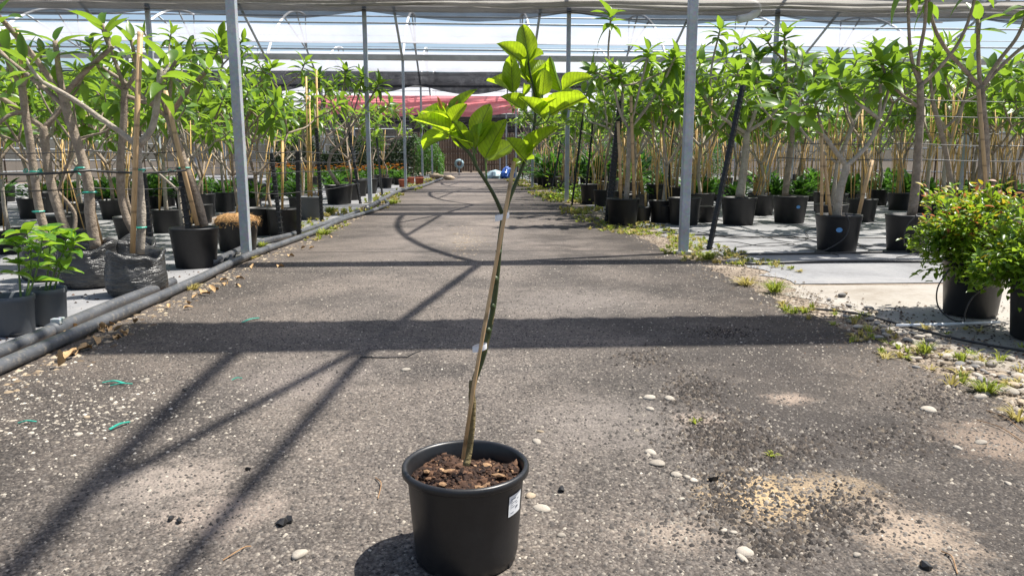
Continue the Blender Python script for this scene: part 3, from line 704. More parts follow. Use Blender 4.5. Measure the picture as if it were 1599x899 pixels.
drawn_tree('frangipani_tree', 'slim frangipani forked low on the left, rising behind the leafy green seedlings', 5.9, (78, 425), ('bag', .18, .28),
  [(78, 385, 20), (62, 330, 19), (53, 270, 18), (45, 210, 17), (38, 165, 16), (34, 136, 16)],
  [([(34, 140, 0), (18, 108, 0), (2, 72, 0), (-8, 50, 0)], 12, 9, 8), ([(34, 140, 0), (44, 112, .03), (46, 80, .05)], 10, 8, 7), ([(40, 175, 0), (15, 180, -.05), (-10, 200, -.1)], 10, 8, 0)], [(70, 390, 26, 45, .05, 6)], [(56, 268, 20), (60, 330, 21)], seed=4)
drawn_tree('frangipani_tree', 'frangipani with a level fork of two low arms beside the thick-trunked bagged tree', 6.5, (108, 412), ('pot', .20, .30),
  [(108, 375, 24), (92, 330, 22), (78, 280, 20), (71, 230, 18), (68, 197, 18)],
  [([(68, 200, 0), (40, 180, -.05), (10, 158, -.1), (-20, 140, -.15)], 14, 10, 8), ([(68, 200, 0), (90, 176, .05), (118, 140, .1), (135, 105, .15)], 13, 9, 10)], seed=5)
drawn_tree('frangipani_tree', 'upright frangipani with a bent foot in a bag behind the crumpled grey bag', 5.75, (205, 425), ('bag', .19, .30),
  [(212, 368, 18), (196, 335, 18), (188, 290, 18), (189, 240, 17), (193, 190, 16), (195, 140, 15)],
  [([(195, 142, 0), (185, 110, 0), (165, 60, 0), (160, 42, 0)], 10, 8, 6), ([(195, 142, 0), (212, 110, .03), (205, 62, .05)], 10, 8, 7), ([(195, 142, 0), (160, 115, -.03), (140, 70, -.05)], 9, 7, 8), ([(196, 150, 0), (240, 160, .1), (260, 120, .15), (275, 95, .15)], 10, 8, 8)], seed=6)
drawn_tree('frangipani_tree', 'leaning frangipani in a black rimmed pot with one arm reaching to the grey post', None, (307, 415), ('pot', .205, .345, 'pot_dull'),
  [(319, 354, 21), (308, 310, 20), (286, 250, 19), (270, 205, 18), (262, 180, 18)],
  [([(264, 184, 0), (290, 146, -.02), (326, 107, -.05)], 13, 11, 10), ([(262, 182, 0), (252, 150, 0), (244, 118, 0)], 12, 9, 7), ([(263, 184, 0), (232, 160, -.03), (196, 130, -.06), (160, 106, -.1)], 11, 8, 6), ([(264, 180, 0), (266, 140, .05), (272, 95, .1)], 10, 8, 9)],
  [(308, 352, 258, 142, -.08, 7)], [(288, 262, 24)], seed=7)
drawn_tree('frangipani_tree', 'spreading frangipani in the black pot standing next to the two thick black stakes', None, (972, 351), ('pot', .235, .385, 'pot_dull'),
  [(978, 312, 13), (980, 280, 11), (982, 240, 10), (982, 199, 10)],
  [([(982, 202, 0), (968, 175, 0), (960, 140, 0), (957, 110, 0)], 7, 5, 13), ([(982, 202, 0), (1005, 175, 0), (1035, 130, 0), (1056, 86, 0)], 8, 6, 14), ([(972, 180, 0), (972, 140, .1), (968, 112, .1)], 6, 5, 13), ([(984, 198, 0), (996, 150, -.1), (1010, 95, -.1), (1013, 78, -.1)], 6, 5, 14), ([(960, 140, 0), (950, 90, .1), (953, 40, .1), (953, 22, .1)], 5, 4, 12), ([(970, 135, 0), (1000, 128, .1), (1040, 110, .1), (1052, 96, .1)], 5, 4, 10), ([(966, 138, 0), (940, 118, -.1), (924, 112, -.1)], 5, 4, 11)],
  [(969, 312, 965, 190, -.1, 5), (990, 312, 985, 150, -.1, 5)], seed=8, leafL=.31, wk=.66, bark='plumeria_bark_pale')
drawn_tree('frangipani_tree', 'candelabra frangipani in the black pot behind the leaning thin black stake', None, (1152, 350), ('pot', .255, .395, 'pot_dull', ('blue_sticker', 2.9)),
  [(1155, 308, 22), (1160, 275, 18), (1164, 240, 16), (1166, 206, 15)],
  [([(1165, 208, 0), (1140, 192, -.05), (1112, 172, -.1), (1108, 148, -.1)], 9, 6, 14), ([(1166, 208, 0), (1178, 180, 0), (1184, 150, 0), (1180, 118, 0)], 9, 7, 14), ([(1167, 206, 0), (1198, 186, .05), (1216, 165, .1), (1222, 130, .1)], 9, 6, 14), ([(1112, 168, -.1), (1098, 150, -.15), (1085, 118, -.15)], 6, 5, 13), ([(1180, 170, 0), (1160, 140, .05), (1150, 105, .05)], 6, 5, 12), ([(1108, 150, -.1), (1112, 100, -.1), (1125, 45, -.1)], 6, 4, 13)], seed=9, leafL=.31, wk=.66, bark='plumeria_bark_pale')
drawn_tree('frangipani_tree', 'straight slim frangipani in a wide blue-stickered pot right of the candelabra tree', None, (1232, 347), ('pot', .255, .395, 'pot_dull', ('blue_sticker', .5)),
  [(1226, 306, 16), (1230, 270, 15), (1235, 225, 14), (1240, 182, 13)],
  [([(1240, 186, 0), (1232, 150, 0), (1226, 80, 0), (1225, 52, 0)], 8, 5, 14), ([(1240, 186, 0), (1262, 160, .05), (1272, 110, .05)], 8, 6, 14), ([(1240, 186, 0), (1222, 165, -.05), (1200, 130, -.05)], 8, 6, 14), ([(1228, 100, 0), (1205, 75, .1), (1196, 60, .1)], 5, 4, 12)], seed=10, leafL=.31, wk=.66)
drawn_tree('frangipani_tree', 'low forking frangipani in a blue oval stickered pot out on open matting', None, (1306, 391), ('pot', .225, .375, 'pot_dull', ('blue_sticker', .06)),
  [(1306, 340, 22), (1311, 300, 19), (1319, 272, 17), (1322, 254, 17)],
  [([(1321, 258, 0), (1300, 230, 0), (1286, 212, 0), (1262, 190, -.05), (1222, 168, -.1)], 13, 7, 13), ([(1323, 258, 0), (1345, 238, 0), (1362, 215, 0), (1373, 184, 0)], 12, 9, 0), ([(1373, 186, 0), (1345, 165, 0), (1318, 145, -.03), (1306, 122, -.05)], 9, 6, 13), ([(1373, 186, 0), (1375, 150, 0), (1374, 120, 0)], 9, 6, 10), ([(1374, 184, 0), (1385, 150, .05), (1395, 95, .08)], 9, 6, 14), ([(1286, 212, 0), (1278, 180, .05), (1270, 150, .08)], 7, 5, 13)],
  [(1283, 336, 1283, 195, -.12, 5), (1297, 336, 1285, 240, -.1, 5), (1341, 334, 1362, 250, .1, 6)], seed=11, leafL=.31, wk=.66, bark='plumeria_bark_pale')
drawn_tree('frangipani_tree', 'tall frangipani with long bare upright limbs left of the golden shrub', None, (1415, 391), ('pot', .225, .375, 'pot_dull'),
  [(1424, 336, 22), (1430, 290, 20), (1434, 230, 18), (1437, 180, 16), (1437, 130, 15)],
  [([(1437, 134, 0), (1434, 95, 0), (1444, 40, 0), (1447, -20, 0), (1448, -50, 0)], 9, 6, 12), ([(1437, 134, 0), (1424, 95, 0), (1419, 40, 0), (1418, -45, 0)], 9, 6, 12), ([(1437, 134, 0), (1465, 108, 0), (1495, 70, 0), (1515, 25, 0), (1530, -40, 0)], 9, 6, 12), ([(1438, 170, 0), (1405, 145, .05), (1385, 120, .08), (1375, 95, .1)], 8, 6, 12)], seed=12, leafL=.32, wk=.70, bark='plumeria_bark')
drawn_tree('frangipani_tree', 'frangipani with bare arms crossing in an X behind the golden shrub', 8.1, (1535, 375), ('pot', .225, .375, 'pot_dull'),
  [(1534, 330, 24), (1535, 280, 24), (1537, 220, 22), (1533, 170, 19), (1531, 134, 17)],
  [([(1531, 138, 0), (1505, 108, 0), (1478, 78, 0), (1458, 40, 0), (1447, -15, 0)], 10, 7, 12), ([(1531, 138, 0), (1528, 90, 0), (1527, 28, 0)], 10, 7, 6), ([(1533, 136, 0), (1560, 95, 0), (1590, 55, 0), (1612, 0, 0)], 10, 7, 12), ([(1533, 138, 0), (1562, 105, .05), (1600, 72, .1), (1640, 50, .1)], 9, 7, 12)],
  [(1543, 335, 1528, 140, -.06, 6)], seed=13, leafL=.32, wk=.70)
drawn_tree('frangipani_tree', 'thin sinuous frangipani between the tall bare-limbed tree and the X-armed tree', 9.2, (1488, 362), ('pot', .225, .36, 'pot_dull'),
  [(1488, 325, 14), (1484, 280, 13), (1474, 225, 12), (1462, 180, 11), (1456, 155, 10)],
  [([(1456, 158, 0), (1455, 140, 0), (1452, 110, 0), (1465, 85, 0)], 8, 5, 14), ([(1470, 205, 0), (1495, 180, .1), (1510, 140, .1), (1515, 110, .1)], 7, 5, 14)], seed=14, leafL=.31, wk=.66)
drawn_tree('frangipani_tree', 'swan-necked frangipani in a wide black pot by the second left-hand post', None, (530, 318), ('pot', .30, .40, 'pot_dull'),
  [(529, 290, 11), (520, 276, 9), (513, 262, 8), (518, 240, 8), (535, 222, 7)],
  [([(535, 224, 0), (548, 200, 0), (570, 168, 0), (592, 130, 0)], 5, 4, 16), ([(528, 230, 0), (515, 190, .2), (500, 150, .2), (498, 118, .2)], 5, 4, 16), ([(545, 205, 0), (535, 160, -.2), (540, 110, -.2)], 4, 3, 16), ([(540, 215, 0), (560, 150, .3), (566, 118, .3)], 4, 3, 15)], seed=15, leafL=.36)

# --- fill rows: eight shapes, copied with turns of their own
def proc_tree(seed, H, pot_r=.22, pot_h=.35, canes=0, slate=False, lean=.1, cane_mat='cane_gold', container='pot'):
    r = random.Random(seed); t = empty('frangipani_tree', (0, 0, 0), 'x', 'tree')
    if container == 'pot': make_pot(t, (0, 0, 0), pot_r, pot_h, 'pot_dull')
    else: bag(t, Vector((0, 0, 0)), .2, .28, seed)
    tk = MB(); crown = MB(); z0 = pot_h - .05
    fork = z0 + r.uniform(.55, .85)
    top = Vector((r.uniform(-lean, lean), r.uniform(-lean, lean), fork))
    pts = spline([(0, 0, z0), Vector((r.uniform(-.06, .06), r.uniform(-.06, .06), (z0 + fork) / 2)), top], 5)
    tk.tube(pts, list(np.linspace(.031, .024, len(pts))), 8, wob=.05)
    tips = []
    def grow(p, d, ln, rad, lvl):
        q = p + d * ln; d2 = (d + Vector((0, 0, .55)) + Vector((r.uniform(-.2, .2), r.uniform(-.2, .2), 0))).normalized()
        e = q + d2 * ln * .5
        S = spline([p, p + d * ln * .5, q, e], 3); tk.tube(S, list(np.linspace(rad, rad * .78, len(S))), 6)
        if lvl == 0 or e.z > H: tips.append((e, d2)); return
        n = r.choice([2, 2, 3]) if lvl == 2 else r.choice([2, 2, 2, 3]); a0 = r.uniform(0, 6.28); u, v = perp(d2)
        for k in range(n):
            a = a0 + k * 6.283 / n + r.uniform(-.4, .4); op = r.uniform(.55, .95)
            nd = (d2 * math.cos(op) + (u * math.cos(a) + v * math.sin(a)) * math.sin(op)).normalized(); nd.z = max(nd.z, .15); nd.normalize()
            grow(e, nd, ln * r.uniform(.62, .85), rad * .78, lvl - 1)
    n = r.choice([2, 3, 3]); a0 = r.uniform(0, 6.28)
    for k in range(n):
        a = a0 + k * 6.283 / n + r.uniform(-.4, .4); op = r.uniform(.5, .9)
        grow(top, Vector((math.cos(a) * math.sin(op), math.sin(a) * math.sin(op), math.cos(op))), (H - fork) * r.uniform(.30, .40), .021, 2)
    for p, d in tips:
        for (b, od, nr, ln) in rosette(p, d, r.randint(8, 12), r.uniform(.20, .33), r): bake(crown, r.choice(PL_GEO), leaf_matrix(b, od, nr, ln))
    tk.build('trunk', r.choice(['plumeria_bark', 'plumeria_bark_pale']), t, True)
    c = crown.build('crown', 'leaf_plumeria_crown', t, True); c['kind'] = 'stuff'
    for k in range(canes):
        a = r.uniform(0, 6.28); b = Vector((math.cos(a) * .14, math.sin(a) * .14, z0 - .05)); e = Vector((r.uniform(-.22, .22), r.uniform(-.22, .22), r.uniform(1.2, 1.95)))
        MB().tube([b, e], r.uniform(.007, .011), 6).build('cane', cane_mat, t, True)
    return t
VR = [proc_tree(100 + i, r_, canes=6, lean=.07) for i, r_ in enumerate([2.15, 2.45, 1.9, 2.6, 2.25, 2.0, 2.4])]
VL = [proc_tree(200 + i, r_, canes=2, lean=.14) for i, r_ in enumerate([2.0, 2.35, 1.8, 2.5, 2.15, 1.95, 2.25])]
used = set()
def place(var, x, y, rz, sc, label, group):
    t = var if var.name not in used else copy_tree(var)
    if t is var: used.add(var.name)
    t.location = (x, y, -.006); t.rotation_euler = (fr.gauss(0, .025), fr.gauss(0, .025), rz); t.scale = (sc * fr.uniform(.9, 1.1), sc * fr.uniform(.9, 1.1), sc); tag(t, label, 'tree', group); return t
fr = random.Random(21)
LR = 'potted frangipani tree in the crowded rows behind the front trees right of the road'
LLf = 'potted frangipani tree in the crowded rows behind the front trees left of the road'
def clear(x, y, taken, d): return all((x - a) ** 2 + (y - b) ** 2 > d * d for a, b in taken)
takenR = [(gp(*b).x, gp(*b).y) for b in ((972, 351), (1152, 350), (1232, 347), (1306, 391), (1415, 391))] + [(at(1535, 375, 8.1).x, 8.1), (at(1488, 362, 9.2).x, 9.2)]
k = 0
for row, y in enumerate([9.6, 10.9, 12.2, 13.5, 15.0, 17.2, 19.0, 21.5, 24.0, 27.0, 30.0]):
    x = 2.75 if y > 10.5 else 5.0
    while x < min(.78 * y + 1.2, 15):
        xx = x + fr.uniform(-.2, .2); yy = y + fr.uniform(-.25, .25)
        if clear(xx, yy, takenR, .62):
            place(VR[k % 7], xx, yy, fr.uniform(0, 6.28), fr.uniform(.86, 1.12), LR, 'frangipani rows right of the road'); takenR.append((xx, yy)); k += 1
        x += .95 + (.12 * row)
takenL = [(gp(*b).x, gp(*b).y) for b in ((216, 457), (143, 445), (307, 415), (530, 318))] + [(at(78, 425, 5.9).x, 5.9), (at(108, 412, 6.5).x, 6.5), (at(205, 425, 5.75).x, 5.75)]
k = 0
for row, y in enumerate([7.6, 8.7, 9.8, 11.0, 12.3, 13.8, 15.6, 17.6, 20.0, 22.5, 25.5]):
    x = -2.75 if y < 15 else -2.9
    while x > max(-.62 * y - 1.0, -13.5):
        xx = x + fr.uniform(-.2, .15); yy = y + fr.uniform(-.25, .25)
        if clear(xx, yy, takenL, .62):
            place(VL[k % 7], xx, yy, fr.uniform(0, 6.28), fr.uniform(.85, 1.1) * (.76 if y < 8.5 else .82 if y < 9.9 else .9 if y < 11.5 else 1), LLf, 'frangipani rows left of the road'); takenL.append((xx, yy)); k += 1
        x -= .95 + (.13 * row)
# ------------------------------------------------------------------ stakes and wires
def stake(label, pts, w_, mat='black_stake_plastic', cat='stake', group=None):
    a, b = pts; mb = MB(); mb.bar(a, b, w_, w_)
    n = int((Vector(b) - Vector(a)).length / .06); d = (Vector(b) - Vector(a)).normalized()
    for k in range(n):                      # moulded nubs up the stake
        p = Vector(a) + d * (.06 * k + .03); mb.box(p, (w_ * 1.35, w_ * 1.35, .012), d.to_track_quat('Z', 'Y').to_matrix())
    return tag(mb.build('plant_stake', mat), label, cat, group)
def stk(label, bx, by, tx, ty, w_, lean=0.0, group=None):
    b = gp(bx, by); b.z = -.01; return stake(label, (b, at(tx, ty, b.y + lean)), w_, group=group)
stk('thick ribbed black stake leaning beside the pot of the spreading frangipani', 946, 349, 968, 158, .055, .2)
stk('second thick black stake, just behind the leaning one by the spreading frangipani', 952, 346, 972, 150, .045, .3)
stk('long thin black stake leaning across the candelabra frangipani by the grey post', 1107, 389, 1160, 134, .040, .3)
stk('black stake pressed against the black rimmed pot of the leaning frangipani', 303, 418, 281, 262, .040, .1)
stk('black stake rising beside the crumpled grey grow bag', 240, 408, 224, 268, .035, .1)
stk('leaning black fence stake between the coir-topped pot and the upright black stake', 440, 374, 424, 240, .04, .1)
stk('upright black fence stake holding wires beside the road pipes', 467, 371, 465, 236, .045, 0)
stk('thin black stake behind the slate pot with golden canes', 503, 345, 494, 200, .045, .1)
stk('black stake leaning out by the second left-hand post', 563, 318, 545, 205, .04, .3)
stk('black stake close behind the second left-hand post', 597, 306, 588, 215, .04, .3)
for i, (a, b, c, d) in enumerate(((893, 320, 912, 165), (861, 300, 880, 200), (913, 318, 926, 190), (1042, 330, 1052, 170))):
    stk('thin black stake leaning among the pots at the far right verge', a, b, c, d, .035, .2, 'stakes on the far right verge')
def wire(label, pts, r=.004, mat='drip_tube', group=None, cat='wire', sag=.02):
    P = [Vector(p) for p in pts]; Q = []
    for i in range(len(P) - 1):
        for k in range(8):
            t = k / 8; q = P[i].lerp(P[i + 1], t); q.z -= sag * 4 * t * (1 - t); Q.append(q)
    Q.append(P[-1]); return tag(MB().tube(Q, r, 5).build('support_wire', mat, smooth=True), label, cat, group)
wire('thick black support wire with green ties running past the left grow-bag trees', [at(-60, 269, 5.1), at(140, 266, 5.45), at(290, 266, 6.4)], .009)
wire('thin black wire below the tied support wire on the left', [at(-60, 296, 5.4), at(140, 293, 5.8), at(295, 291, 6.5)], .004)
wire('thin black wire above the tied support wire on the left', [at(-60, 236, 5.6), at(140, 235, 5.9), at(284, 236, 6.5)], .004)
for py in (236, 252, 268, 300):
    wire('thin fence wire strung between the black stakes beside the pipes', [at(390, py, 8.0), at(466, py, 8.7), at(560, 251 + (py - 251) * .72, 14)], .005, group='fence wires on the left')
for py, Y in ((155, 8.6), (180, 9.1), (224, 8.5), (248, 8.7), (206, 11.2)):
    wire('thin support wire strung through the frangipani rows on the right', [at(1215, py - 2, Y + 1.0), at(1420, py, Y), at(1680, py + 3, Y - .6)], .005, group='support wires on the right')
for i, px in enumerate((40, 62, 118, 190, 222, 265)):
    p = at(px, 267, 5.1 + (px + 60) / 350 * 1.25); mb = MB()
    for q in range(3): mb.bar(p, p + Vector((random.uniform(-.06, .06), -.015, random.uniform(-.04, .02))), .009, .003)
    mb.tube([p + Vector((.014 * math.cos(a), .014 * math.sin(a) * .3, .014 * math.sin(a))) for a in np.linspace(0, 6.28, 9)], .004, 5)
    tag(mb.build('plastic_tie', 'green_tie_plastic'), 'green plastic tie knotted on the thick black support wire', 'tie', 'ties on the left support wire')

# ------------------------------------------------------------------ pipes along the left verge
def pipe(name, label, pxs, r, mat='grey_pipe', z=None):
    P = [gp(px, py, r if z is None else z) for px, py in pxs]; return tag(MB().tube(spline(P, 8), r, 14).build(name, mat, smooth=True), label, 'pipe')
pipe('water_pipe', 'thick grey plastic water pipe lying along the left edge of the road', [(-120, 622), (0, 572), (150, 506), (300, 440), (378, 403), (450, 377), (497, 360), (535, 343), (585, 328), (606, 318), (596, 309)], .033)
pp = tag(MB().tube(spline([gp(x, y, .036) for x, y in ((-120, 594), (0, 549), (90, 512), (180, 474), (270, 440))], 8), .034, 14).build('water_pipe', 'grey_pipe', smooth=True), 'thinner dark grey pipe with a clamp lying behind the thick pipe on the left', 'pipe')
c0, c1 = gp(78, 517, .036), gp(95, 510, .036); MB().tube([c0, c1], .040, 14).build('coupling', 'pot_slate', pp, True)
m = MB(); m.box((c0 + c1) / 2 + Vector((.01, 0, .042)), (.05, .035, .03)); m.box((c0 + c1) / 2 + Vector((.03, .01, .055)), (.03, .02, .012)); m.build('clamp', 'galvanised_steel', pp, bevel=.004)
pipe('water_pipe', 'second grey pipe lying beside the thick pipe by the fence stakes', [(330, 410), (400, 380), (450, 368), (500, 352), (540, 338), (560, 330)], .034)
pipe('water_pipe', 'far grey pipe curving past the second left-hand post', [(572, 326), (600, 310), (625, 298), (660, 290), (685, 281), (700, 276)], .05)
pipe('drip_tube', 'thin black drip tube lying under the slate pots on the left', [(-20, 520), (40, 523), (75, 519), (110, 511)], .008, 'drip_tube')
mb = MB(); p = gp(352, 408, .03); mb.tube([p, p + Vector((.10, -.02, 0))], .034, 12); mb.tube([p + Vector((.03, 0, 0)), p + Vector((.055, 0, 0))], .042, 12); mb.tube([p + Vector((.05, 0, .0)), p + Vector((.05, 0, .06))], .014, 8)
tag(mb.build('pipe_fitting', 'pot_slate', smooth=True), 'dark pipe fitting lying at the foot of the near left post', 'pipe fitting')

# ------------------------------------------------------------------ left: seedlings, slate pots, coir pot, more pots
GLO = [leaf_mesh('seedling_leaf', 'leaf_glossy', wr=.55, shape='ovate', nx=2, ny=7, fold=.25, arch=a, wave=.03, seed=i) for i, a in enumerate((.12, .3, .45))]
def slate_pot(name, label, base, r, h):
    t = empty(name, base, label, 'potted plant')
    MB().lathe([(r * .84, 0), (r * .86, .006), (r * .95, h - .035), (r, h - .03), (r, h - .004), (r - .005, h), (r - .013, h - .004), (r * .9, h - .05), (r * .8, .03)], base, 44).build('pot', 'pot_slate', t, True)
    MB().lathe([(r * .9, h - .05), (.004, h - .045)], base, 24, capb=False, capt=True).build('soil', 'soil_dark', t, True); return t
def seedling(t, stems, seed):
    r = random.Random(seed)
    for S in stems:
        P = spline(S, 4); MB().tube(P, list(np.linspace(.006, .003, len(P))), 6).build('stem', 'bright_stem', t, True); m = len(P)
        for k in range(int(m * .3), m):
            d = (P[k] - P[k - 1]).normalized(); u, v = perp(d)
            if k % 2 and k < m - 1: continue
            for q in range(2 if k < m - 1 else 4):
                a = k * 2.1 + q * 3.14 / (1 if k < m - 1 else 2.5) + r.uniform(-.4, .4); el = r.uniform(.15, .6)
                od = (u * math.cos(a) + v * math.sin(a)) * math.cos(el) + d * math.sin(el)
                put_leaf(r.choice(GLO), 'leaf', leaf_matrix(P[k], od, Vector((r.uniform(-.2, .2), r.uniform(-.2, .2), 1)), r.uniform(.085, .135)), t)
b = gp(24, 519); t = slate_pot('potted_seedling', 'slate grey pot holding a leaning green seedling, at the end of the thin drip tube', b, .108, .205)
Yb = b.y; seedling(t, [[b + Vector((.07, -.02, .15)), at(52, 440, Yb), at(62, 400, Yb), at(66, 372, Yb)], [b + Vector((.03, .03, .15)), at(30, 430, Yb + .05), at(28, 395, Yb + .05), at(24, 378, Yb + .05)], [b + Vector((.05, .03, .15)), at(48, 420, Yb + .06), at(48, 390, Yb + .06), at(42, 365, Yb + .06)]], 3)
b = gp(77, 503); t = slate_pot('potted_seedling', 'slate grey pot with a bushy glossy green seedling beside the pipe clamp', b, .105, .20); Yb = b.y
seedling(t, [[b + Vector((.0, 0, .15)), at(85, 425, Yb), at(98, 395, Yb), at(104, 368, Yb)], [b + Vector((.02, .02, .15)), at(95, 420, Yb + .03), at(112, 390, Yb + .03), at(116, 370, Yb + .03)], [b + Vector((-.02, .02, .15)), at(75, 420, Yb + .05), at(78, 385, Yb + .05), at(76, 362, Yb + .05)]], 4)
base = gp(372, 390); t = empty('coir_pot', base, 'black pot overflowing with shaggy brown coir behind the near left post', 'pot')
rim_pot(MB(), base, .215, .30).build('pot', 'pot_dull', t, True)
mb = MB(); rr = random.Random(9)
MB().lathe([(.20, .25), (.21, .29), (.17, .345), (.08, .37), (.004, .37)], base, 24, fn=lambda q, z, a, j: (q * (1 + .08 * math.sin(5 * a + j)), z + .012 * math.sin(7 * a + j)), capb=False, capt=True).build('coir_mat', 'coir', t, True)
for k in range(2600):
    a = rr.uniform(0, 6.28); q = .235 * math.sqrt(rr.uniform(.1, 1)); z = .30 + .075 * (1 - (q / .25) ** 2) + rr.uniform(-.05, .02) * (q / .2)
    p = base + Vector((q * math.cos(a), q * math.sin(a), z)); d = Vector((rr.uniform(-1, 1), rr.uniform(-1, 1), rr.uniform(-.8, .4))).normalized() * rr.uniform(.03, .07)
    u = perp(d)[0] * .0016; mb.add([p - u, p + u, p + d], [(0, 1, 2)])
o = mb.build('coir_fibres', 'straw_mixed', t); o['kind'] = 'stuff'
def plain_pot(label, bx, by, r, h, mat='pot_dull', canes=(), name='plant_pot', group=None):
    base = gp(bx, by); base.z = -.004; t = empty(name, base, label, 'pot', group); make_pot(t, base, r, h, mat)
    for (x0, y0, x1, y1) in canes: MB().tube([at(x0, y0, base.y), at(x1, y1, base.y + .05)], .016, 7).build('cane', 'cane_gold', t, True)
    return t
plain_pot('black pot with a single cane between the two black fence stakes', 444, 368, .20, .34, canes=[(441, 330, 441, 220)])
plain_pot('black pot half hidden behind the leaning black fence stake', 405, 366, .20, .34)
plain_pot('slate grey pot with three golden canes beside the upright fence stake', 485, 342, .21, .36, 'pot_slate', canes=[(482, 312, 478, 120), (487, 312, 483, 150), (498, 310, 494, 110)])
plain_pot('small black pot at the foot of the spreading frangipani, with a thin shoot', 1000, 347, .16, .24, canes=[(1008, 322, 1008, 300)])
plain_pot('black pot just left of the near right-hand post', 1040, 347, .15, .26)
plain_pot('wide black pot with a blue sticker behind the near right-hand post', 1068, 350, .235, .39)
plain_pot('small black pot right of the near right-hand post', 1103, 346, .14, .24)
for i, (a, b) in enumerate(((558, 306), (575, 302), (596, 292), (880, 298), (925, 318), (950, 310), (862, 290))):
    plain_pot('black pot standing at the far edge of the road beyond the second posts', a, b, .27, .42, group='far roadside pots')

# ------------------------------------------------------------------ right: shrubs
SH = leaf_geo(.5, 'ovate', 2, 4, .25, .2); 
def shrub(label, base, r, h, centre, rad, nleaf, seed, golds):
    rr = random.Random(seed); t = empty('potted_shrub', base, label, 'shrub')
    rim_pot(MB(), base, r, h, 40).build('pot', 'pot_black' if seed == 1 else 'pot_dull', t, True)
    MB().lathe([(r - .016, h - .04), (.004, h - .03)], base, 20, capb=False, capt=True).build('soil', 'soil_dark', t, True)
    stem = MB(); gm, gg, gr = MB(), MB(), MB(); c = Vector(centre)
    clumps = []
    for k in range(95):
        d = Vector((rr.gauss(0, 1), rr.gauss(0, 1), rr.gauss(0, 1))).normalized(); q = rr.uniform(.45, 1.2)
        p = c + Vector((d.x * rad[0], d.y * rad[1], d.z * rad[2])) * q
        if p.z < base.z + h * .72: p.z = base.z + h * .72 + rr.uniform(0, .1)
        clumps.append((p, d)); m = base + Vector((rr.uniform(-.04, .04), rr.uniform(-.04, .04), h - .03))
        stem.tube([m, m.lerp(p, .55) + Vector((0, 0, .04)), p], [.005, .0035, .0015], 5)
    for k in range(nleaf):
        p, d = rr.choice(clumps); o = Vector((rr.gauss(0, .042), rr.gauss(0, .042), rr.gauss(0, .036))); q = p + o
        od = (d * .6 + Vector((rr.uniform(-1, 1), rr.uniform(-1, 1), rr.uniform(-.4, .9)))).normalized()
        M = leaf_matrix(q, od, Vector((rr.uniform(-.6, .6), rr.uniform(-.6, .6), 1)), rr.uniform(.026, .056))
        hgt = (q.z - c.z) / rad[2]; out = (q - c).length / max(rad); pr = golds * max(0, .28 + .7 * hgt) * (1 if out > .55 else .2)
        x = rr.random(); bake(gg if x < pr * .6 else gr if x < pr * .95 else gm, SH, M)
    stem.build('stems', 'shrub_stem', t, True)
    for mb, mat in ((gm, 'leaf_shrub'), (gg, 'leaf_shrub_gold'), (gr, 'leaf_shrub_red')):
        if mb.v: o = mb.build('foliage', mat, t, True); o['kind'] = 'stuff'
    return t
b = gp(1514, 489); shrub('bushy shrub with golden and reddish young leaves in a black pot on the dusty matting', b, .172, .33, at(1517, 365, b.y) , (.285, .26, .225), 4300, 1, .33)
b = gp(1625, 527); shrub('plain green leafy shrub in a black pot in front of the golden shrub', b, .165, .32, at(1640, 398, b.y), (.29, .26, .21), 4200, 2, .05)
b = gp(1640, 420); shrub('yellow-green shrub in a pot behind the golden shrub', b, .17, .32, at(1640, 335, b.y), (.30, .28, .22), 3600, 6, .55)

# drip tubes on the right-hand matting
def drip(label, pxs, r=.006, z=.008, mat='drip_tube', group=None): return tag(MB().tube(spline([gp(a, b, z) if len(q) == 2 else at(a, b, q[2]) for q in pxs for a, b in [q[:2]]], 8), r, 6).build('drip_tube', mat, smooth=True), label, 'tube', group)
drip('black drip line lying right across the pale matting in front of the two sticker pots', [(1150, 397), (1250, 396), (1400, 393), (1500, 392), (1680, 392)], .010)
drip('second black drip line close behind the pale dusty matting edge', [(1160, 412), (1300, 408), (1450, 408), (1680, 410)], .012)
drip('thin drip tube winding behind the post toward the blue sticker pot', [(1090, 362), (1150, 372), (1230, 368), (1290, 380), (1345, 384), (1420, 378)], .006)
drip('far drip line crossing the matting before the rear pots', [(1010, 362), (1120, 368), (1260, 371), (1500, 371), (1680, 372)], .008)
for i, q in enumerate(([(1180, 366), (1230, 378), (1262, 372), (1258, 360), (1285, 352)], [(1330, 372), (1352, 388), (1375, 392), (1392, 384)], [(1150, 386), (1210, 379), (1260, 386), (1310, 399)], [(1400, 402), (1440, 396), (1470, 402), (1520, 399)], [(1095, 380), (1140, 377), (1190, 384), (1240, 381)])):
    drip('thin curling drip tube lying loose on the pale matting before the sticker pots', q, .0045, group='loose drip tubes on the right matting')
drip('black drip tube crossing the rubble in front of the golden shrub', [(1240, 480), (1330, 488), (1420, 510), (1500, 530), (1599, 548), (1700, 565)], .007)
tag(MB().tube([gp(1400, 508, .018), gp(1480, 506, .018), gp(1560, 503, .018)], .008, 10).build('white_pipe', 'white_pipe_paint', smooth=True), 'pale grey thin pipe lying in front of the golden shrub pot', 'pipe')
Y = gp(1514, 489).y - .2
drip('looping drip tube hanging off the left side of the golden shrub pot', [(1482, 420, Y), (1464, 450, Y), (1466, 480, Y), (1490, 500, Y - .05), (1530, 503, Y - .06)], .004)
drip('looping drip tube hanging off the right side of the golden shrub pot', [(1545, 443, Y - .1), (1518, 465, Y - .12), (1506, 495, Y - .12), (1515, 511, Y - .14), (1545, 508, Y - .14), (1558, 498, Y - .1)], .004)
Y = gp(1306, 391).y - .3
